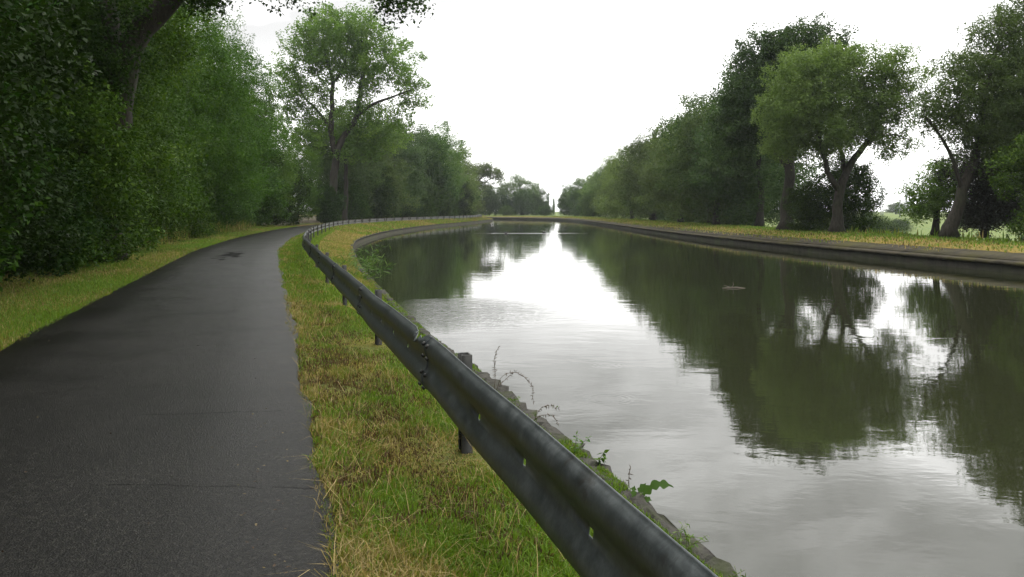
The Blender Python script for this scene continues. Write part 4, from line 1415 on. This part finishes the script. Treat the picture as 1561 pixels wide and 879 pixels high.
# canal slope behind the rail
n_ = 120000
COPE = LEFT - nl_ * 0.01
P, y, t = strip_points(rg, n_, 2.2, 75, 1.35, RB, COPE)
z_ = np.maximum(ground_z(P), -0.43)
nz = fbm(P[:, 0] * 1.1, P[:, 1] * .6, 41)
dry = np.clip((y - 14) / 30 + (nz - .45) * 2.0, 0.05, .95)
sc = np.maximum(1, y / 9)
h = rg.uniform(.03, .09, n_) * (0.5 + 0.9 * nz) * np.minimum(sc ** .35, 1.6) * np.clip(1.25 - t, .45, 1)
wd = rg.uniform(.0018, .0036, n_) * sc * 1.1
k_ = (t < .86) | (fbm(P[:, 0] * 2.5, P[:, 1] * 1.8, 44) > np.where(y > 9, .40, .56))
blades('bank_grass', np.column_stack([P, z_])[k_], h[k_], wd[k_], gcol(rg, n_, dry, 0.03)[k_], rg, .5, 'green to yellow grass on the slope between guardrail and canal')
# far left bank
n_ = 60000
u = rg.random(n_) * (len(LEFT) - 1)
k_ = (pick(LEFT, u)[:, 1] > 60) & (pick(LEFT, u)[:, 0] > -45)
u = u[k_]; n_ = len(u)
Pn = pick(LEFT, u); Nn = pick(nl_, u)
dd_ = rg.random(n_) * 3.6 + .03
P = Pn + Nn * dd_[:, None]
nz = fbm(P[:, 0] * .4, P[:, 1] * .15, 43)
blades('bank_grass', np.column_stack([P, np.maximum(ground_z(P), -.43)]), rg.uniform(.08, .2, n_), rg.uniform(.02, .045, n_), gcol(rg, n_, np.clip(.55 + (nz - .5) * 1.6, 0, 1), .06), rg, .5,
       'dry yellow grass on the far curve of the left bank under the guardrail')
# left verge of the path up to the wood
n_ = 130000
LA = PATH_L - NP * 0.04; LB = PATH_L + NP * 2.3
P, y, t = strip_points(rg, n_, 6.0, 70, 1.4, LA, LB)
nz = fbm(P[:, 0] * .7, P[:, 1] * .4, 51)
dry = np.clip(.30 + (nz - .45) * 1.6 + .35 * t * (y < 16), .05, 1)
sc = np.maximum(1, y / 9)
h = rg.uniform(.025, .075, n_) * np.minimum(sc ** .35, 1.6) * (1 + 1.3 * np.clip(t - .72, 0, 1) * 3)
wd = rg.uniform(.002, .004, n_) * sc * 1.15
blades('verge_grass', np.column_stack([P, ground_z(P)]), h, wd, gcol(rg, n_, dry, np.where(t > .6, .15, .03)), rg, .5, 'yellow green mown grass strip between the path and the wood')
# scraps along the path edges
n_ = 330
P, y, t = strip_points(rg, n_, 2.5, 26, 1.4, PATH_R + NP * .02, PATH_L)
P = P + NP[np.clip(near_dist(P, PATH_R)[1], 0, len(NP) - 1)] * ((np.where(rg.random(n_) < .6, .08, .93) - t) * 2.5 * (rg.random(n_) < .8) + rg.normal(0, .06, n_))[:, None]
Vl, Ql, _ = leaf_quads(rg, np.column_stack([P, np.full(n_, .062)]), .019, .5, np.zeros(n_), 0.0)
Vl[:, 2] = .057 + np.abs(Vl[:, 2] - .062) * .35
sc_ = rg.random((n_, 1))
tag(obj('leaf_litter', mesh_arrays('leaf_litter', Vl, Ql, {'col': np.repeat(np.where(sc_ < .4, STRAW, BROWN) * rg.uniform(.3, .8, (n_, 1)), 4, 0)}), m_blade),
    'small dry leaf scraps scattered along both edges of the asphalt path', 'leaf litter', kind='stuff')
# tall stalks at the wood edge
n_ = 5000
P, y, t = strip_points(rg, n_, 24, 62, 1.2, PATH_L + NP * 1.8, PATH_L + NP * 3.2)
blades('tall_grass', np.column_stack([P, ground_z(P)]), rg.uniform(.3, .9, n_), rg.uniform(.006, .012, n_), gcol(rg, n_, np.full(n_, .7), .15), rg, .35, 'tall pale stalks standing along the edge of the left wood')
# right bank
n_ = 90000
u = rg.random(n_) * (len(RIGHT) - 1)
k_ = (pick(RIGHT, u)[:, 1] > 18) & (pick(RIGHT, u)[:, 0] > -30)
u = u[k_]; n_ = len(u)
dq = rg.random(n_) ** .9 * 5.8 + .45
P = pick(RIGHT, u) - pick(nr_, u) * dq[:, None]
k_ = (dq > 0.97) | (fbm(P[:, 1] * .35, dq * 2.0, 63) > 0.56 - 0.40 * (dq - .45) - np.clip((P[:, 1] - 35) / 40, 0, .5))
P, dq = P[k_], dq[k_]; n_ = len(P)
zz_ = np.where(dq < .96, np.interp(dq, [.25, .95], [-.325, -.135]), ground_z(P))
nz = fbm(P[:, 0] * .5, P[:, 1] * .25, 61)
dr_, _ = near_dist(P, RIGHT)
blades('bank_grass', np.column_stack([P, zz_]), rg.uniform(.05, .16, n_), rg.uniform(.012, .03, n_), gcol(rg, n_, np.clip(.66 - .12 * (dr_ - 1) + (nz - .5) * 1.2, 0.05, 1), .06), rg, .5,
       'yellow and green grass along the top of the right bank')
# meadow behind the trunks
n_ = 40000
P = np.column_stack([rg.uniform(20, 75, n_), rg.uniform(35, 120, n_)])
dr_, ir_ = near_dist(P, RIGHT)
k_ = (dr_ > 6) & (((P - RIGHT[ir_]) * nr_[ir_]).sum(1) < 0)
P = P[k_]; n_ = len(P)
blades('meadow_grass', np.column_stack([P, ground_z(P)]), rg.uniform(.15, .5, n_), rg.uniform(.02, .05, n_), gcol(rg, n_, np.full(n_, .35), .02) * 1.15, rg, .4, 'pale green meadow grass beyond the right bank trees')

# ------------------------------------------------------------------ weeds on the canal edge
m_dryseed = plain('dry_seed', (0.085, 0.060, 0.040), 0.8, 0.3)
m_stem = plain('green_stem', (0.09, 0.12, 0.03), 0.7, 0.2)


def weed(name, x, y, z_, stems, label, leaves=0, leaf_l=0.06, seeds=False, seed=0, leafm='weed', aspect=0.4):
    rg = np.random.default_rng(900 + seed)
    root = empty(name, (x, y, z_))
    tag(root, label, 'weed', 'weeds along the near canal edge')
    ms, ml, msd = MB(), [], MB()
    for P in stems:
        C = catmull(np.array(P, float), 0.02)
        ms = MB()
        ms.tube(C, np.linspace(0.0028, 0.0012, len(C)), 4)
        obj('stem', ms.mesh('stem'), m_dryseed if seeds else m_stem, root)
        if leaves:
            k_ = rg.integers(1, len(C), leaves)
            ml.append(C[k_])
        if seeds:
            for q_ in C[int(len(C) * .35):]:
                for _ in range(2):
                    d_ = rg.normal(0, 1, 3); d_ /= np.linalg.norm(d_)
                    msd.tube([q_, q_ + d_ * 0.010, q_ + d_ * rg.uniform(.016, .034)], [0.0016, 0.0034, 0.0008], 4)
    if ml:
        C = np.concatenate(ml)
        V, Q, tn = leaf_quads(rg, C, leaf_l, aspect, rg.random(len(C)), 0.0)
        obj('leaves', mesh_arrays('leaves', V, Q, {'tone': tn}), LEAF[leafm], root)
    if seeds:
        obj('seed_heads', msd.mesh('seed_heads'), m_dryseed, root)
    return root


def edge(y, off=-0.02):
    k_ = np.argmin(np.abs(LEFT[:, 1] - y) + (np.arange(len(LEFT)) > 500) * 1e3)
    q_ = LEFT[k_] + nl_[k_] * off
    return float(q_[0]), float(q_[1])


x, y = edge(8.3, .1)
weed('dock_weed', x, y, -0.43, [[(0, 0, 0), (0.01, 0, .15), (.0, 0, .3), (.04, 0, .42)], [(.02, 0, 0), (.08, -.1, .16), (.22, -.15, .2), (.35, -.2, .1), (.37, -.22, -.06)], [(.0, .05, 0), (.12, .1, .1), (.2, .1, .17)]],
     'brown seeded dock weed arching over the water behind the nearest post', 0, seeds=True, seed=1)
x, y = edge(7.0, .08)
weed('seeding_weed', x, y, -0.43, [[(0, 0, 0), (.05, 0, .1), (.12, -.03, .14), (.2, -.05, .12)], [(0, .03, 0), (.06, 0, .05), (.15, -.04, .06), (.2, -.08, .0)]], 'thin brown weed drooping over the edge after the grassy tuft', 6, .03, seeds=True, seed=2)
x, y = edge(6.15, .08)
weed('nettle_weed', x, y, -0.43, [[(0, 0, 0), (.01, 0, .08), (.02, 0, .15)], [(.02, .05, 0), (.07, .05, .08), (.10, .05, .11)]], 'small upright green weed in a crack of the coping', 20, .045, seed=3)
x, y = edge(5.85, .0)
weed('nettle_weed', x, y, -0.43, [[(0, 0, 0), (.02, -.01, .05), (.04, -.02, .09)]], 'tiny star shaped dark weed on the edge of the coping', 16, .055, seed=4, leafm='wood')
x, y = edge(5.3, -.02)
weed('seeding_weed', x, y, -0.43, [[(0, 0, 0), (.0, 0, .07), (.01, 0, .13)]], 'short single brown stalk on the bare stone edge', 0, seeds=True, seed=5)
# lobed leaf plant
x, y = edge(5.0, .02)
rt = empty('lobed_leaf_weed', (x, y, -0.43))
tag(rt, 'green weed with one long lobed leaf reaching over the water by the rail', 'weed', 'weeds along the near canal edge')
mb = MB()


def lobed(mb, P, wmax, seed):
    C = catmull(np.array(P, float), 0.008)
    n_ = len(C)
    T = np.gradient(C, axis=0); T /= np.linalg.norm(T, axis=1, keepdims=True)
    S = np.cross(T, (-.1, -.75, .65)); S /= np.linalg.norm(S, axis=1, keepdims=True)
    t = np.linspace(0, 1, n_)
    wv = wmax * (0.35 + 0.65 * np.abs(np.sin(t * math.pi * 4.5))) * np.clip(t * 3, .25, 1) * np.clip((1 - t) * 4, 0.02, 1)
    V = np.stack([C - S * wv[:, None], C + np.array([0, 0, -.004]), C + S * wv[:, None]], 1).reshape(-1, 3)
    i_ = np.arange(n_ - 1) * 3
    Q = np.concatenate([np.stack([i_, i_ + 1, i_ + 4, i_ + 3], 1), np.stack([i_ + 1, i_ + 2, i_ + 5, i_ + 4], 1)])
    mb.add(V, Q)


lobed(mb, [(0, 0, 0), (.04, 0, .06), (.10, -.01, .105), (.17, -.02, .105), (.20, -.02, .092)], .032, 1)
lobed(mb, [(0, .02, 0), (.02, .05, .06), (.05, .06, .09)], .024, 2)
lobed(mb, [(0, -.02, 0), (.03, -.05, .03), (.06, -.08, .035)], .024, 3)
lobed(mb, [(-.02, 0, 0), (-.03, .03, .05), (-.02, .05, .08)], .02, 4)
me = mb.mesh('leaves', True)
at = me.attributes.new('tone', 'FLOAT', 'POINT'); at.data.foreach_set('value', np.full(len(me.vertices), .45, np.float32))
obj('leaves', me, LEAF['weed'], rt)
mb = MB(); mb.tube([(0, 0, -.02), (0.01, 0, .05)], [.006, .004], 5); obj('stems', mb.mesh('stems'), m_stem, rt)
for i_, (yy, lab) in enumerate([(4.25, 'short grassy weed below the lobed leaf'), (7.5, 'yellow flowering grassy weed bulging over the coping'), (3.75, 'last sprig on the coping at the lower picture edge')]):
    x, y = edge(yy, .12)
    rgw = np.random.default_rng(70 + i_)
    st = [[(rgw.normal(0, .03), rgw.normal(0, .05), 0), (rgw.normal(0, .05), rgw.normal(0, .06), .05), (rgw.normal(.03, .06), rgw.normal(0, .08), .10)] for _ in range(7)]
    weed('grassy_weed', x, y, -.43, st, lab, 8, .04, seed=30 + i_, aspect=.25)
# reed tuft by the water, farther along
for i_, (yy, sc_, lab) in enumerate([(21.5, 1.0, 'tall thin reeds leaning over the water on the near curve'), (25.0, .8, 'smaller reed tuft beyond the tall reeds')]):
    x, y = edge(yy, .05)
    rgw = np.random.default_rng(170 + i_)
    st = []
    for _ in range(30):
        a, b = rgw.normal(0, .35), rgw.normal(0, .7)
        hh = rgw.uniform(.35, .95) * sc_
        st.append([(a, b, 0), (a + .05 * hh, b, hh * .5), (a + rgw.uniform(.05, .5) * hh, b + rgw.normal(0, .15) * hh, hh)])
    rr_ = weed('reed_tuft', x, y, -.45, st, lab, 7, .22, seed=60 + i_, aspect=.12)
    rr_['group'] = 'reed tufts on the near curve'; rr_['category'] = 'reeds'

# floating branch and two water birds
fb = empty('floating_branch', ((1118 - 780) / 1300 * 22.6, 22.6, WZ))
tag(fb, 'pale broken branch floating on the dark tree reflection', 'branch')
m_dead = plain('dead_wood', (0.16, 0.14, 0.105), .8, .2)
mb = MB(); mb.tube([(-.30, 0, .0), (-.10, .02, .015), (.08, 0, .02), (.3, -.03, .0)], [.008, .014, .016, .008], 6); obj('stick', mb.mesh('stick', True), m_dead, fb)
mb = MB(); mb.tube([(-.05, .01, .02), (.0, .02, .09), (-.02, .03, .16)], [.009, .007, .004], 5); mb.tube([(-.1, .01, .02), (-.2, .06, .06), (-.26, .07, .05)], [.009, .006, .004], 5)
obj('twig', mb.mesh('twig', True), m_dead, fb)
m_duck = plain('duck_plumage', (0.035, 0.032, 0.028), .6, .2)
m_bill = plain('duck_bill', (0.45, 0.40, 0.28), .5, .1)


def duck(x, y, rz, label):
    r_ = empty('duck', (x, y, WZ), rz)
    tag(r_, label, 'duck', 'ducks on the far water')
    me = bpy.data.meshes.new('body')
    V = [(-.2, 0, .10), (-.12, 0, .07), (.0, 0, .06), (.13, 0, .07), (.17, 0, .15), (.185, 0, .21), (.225, 0, .215)]
    me.from_pydata(V, [(a, a + 1) for a in range(6)], [])
    o = obj('body', me, m_duck, r_)
    sk = o.modifiers.new('skin', 'SKIN')
    for v_, rr in zip(me.skin_vertices[0].data, (.02, .06, .095, .07, .035, .042, .022)):
        v_.radius = (rr, rr * .85)
    me.skin_vertices[0].data[0].use_root = True
    ss = o.modifiers.new('sub', 'SUBSURF'); ss.levels = 1; ss.render_levels = 2
    mb = MB(); mb.tube([(.235, 0, .212), (.262, 0, .206), (.285, 0, .204)], [.013, .012, .006], 6); obj('bill', mb.mesh('bill', True), m_bill, r_)


duck((771 - 780) / 1300 * 77, 77, 0.2, 'left of two tiny dark ducks on the far bright streak')
duck((829 - 780) / 1300 * 79, 79, 2.8, 'right of two tiny dark ducks, on the bright sky reflection')

# ------------------------------------------------------------------ air
m_haze = bpy.data.materials.new('haze')
m_haze.use_nodes = True
n = N(m_haze.node_tree)
pv_ = n.new('ShaderNodeVolumePrincipled', {'Color': (0.80, 0.86, 0.88, 1), 'Density': 0.00025, 'Anisotropy': 0.2})
n.new('ShaderNodeOutputMaterial', {'Volume': pv_.outputs[0]})
mb = MB(); mb.box((0, 0, 11.0), (2 * B + 20, 2 * B + 20, 34.0))
hz = obj('haze', mb.mesh('haze'), m_haze)
tag(hz, kind='stuff')
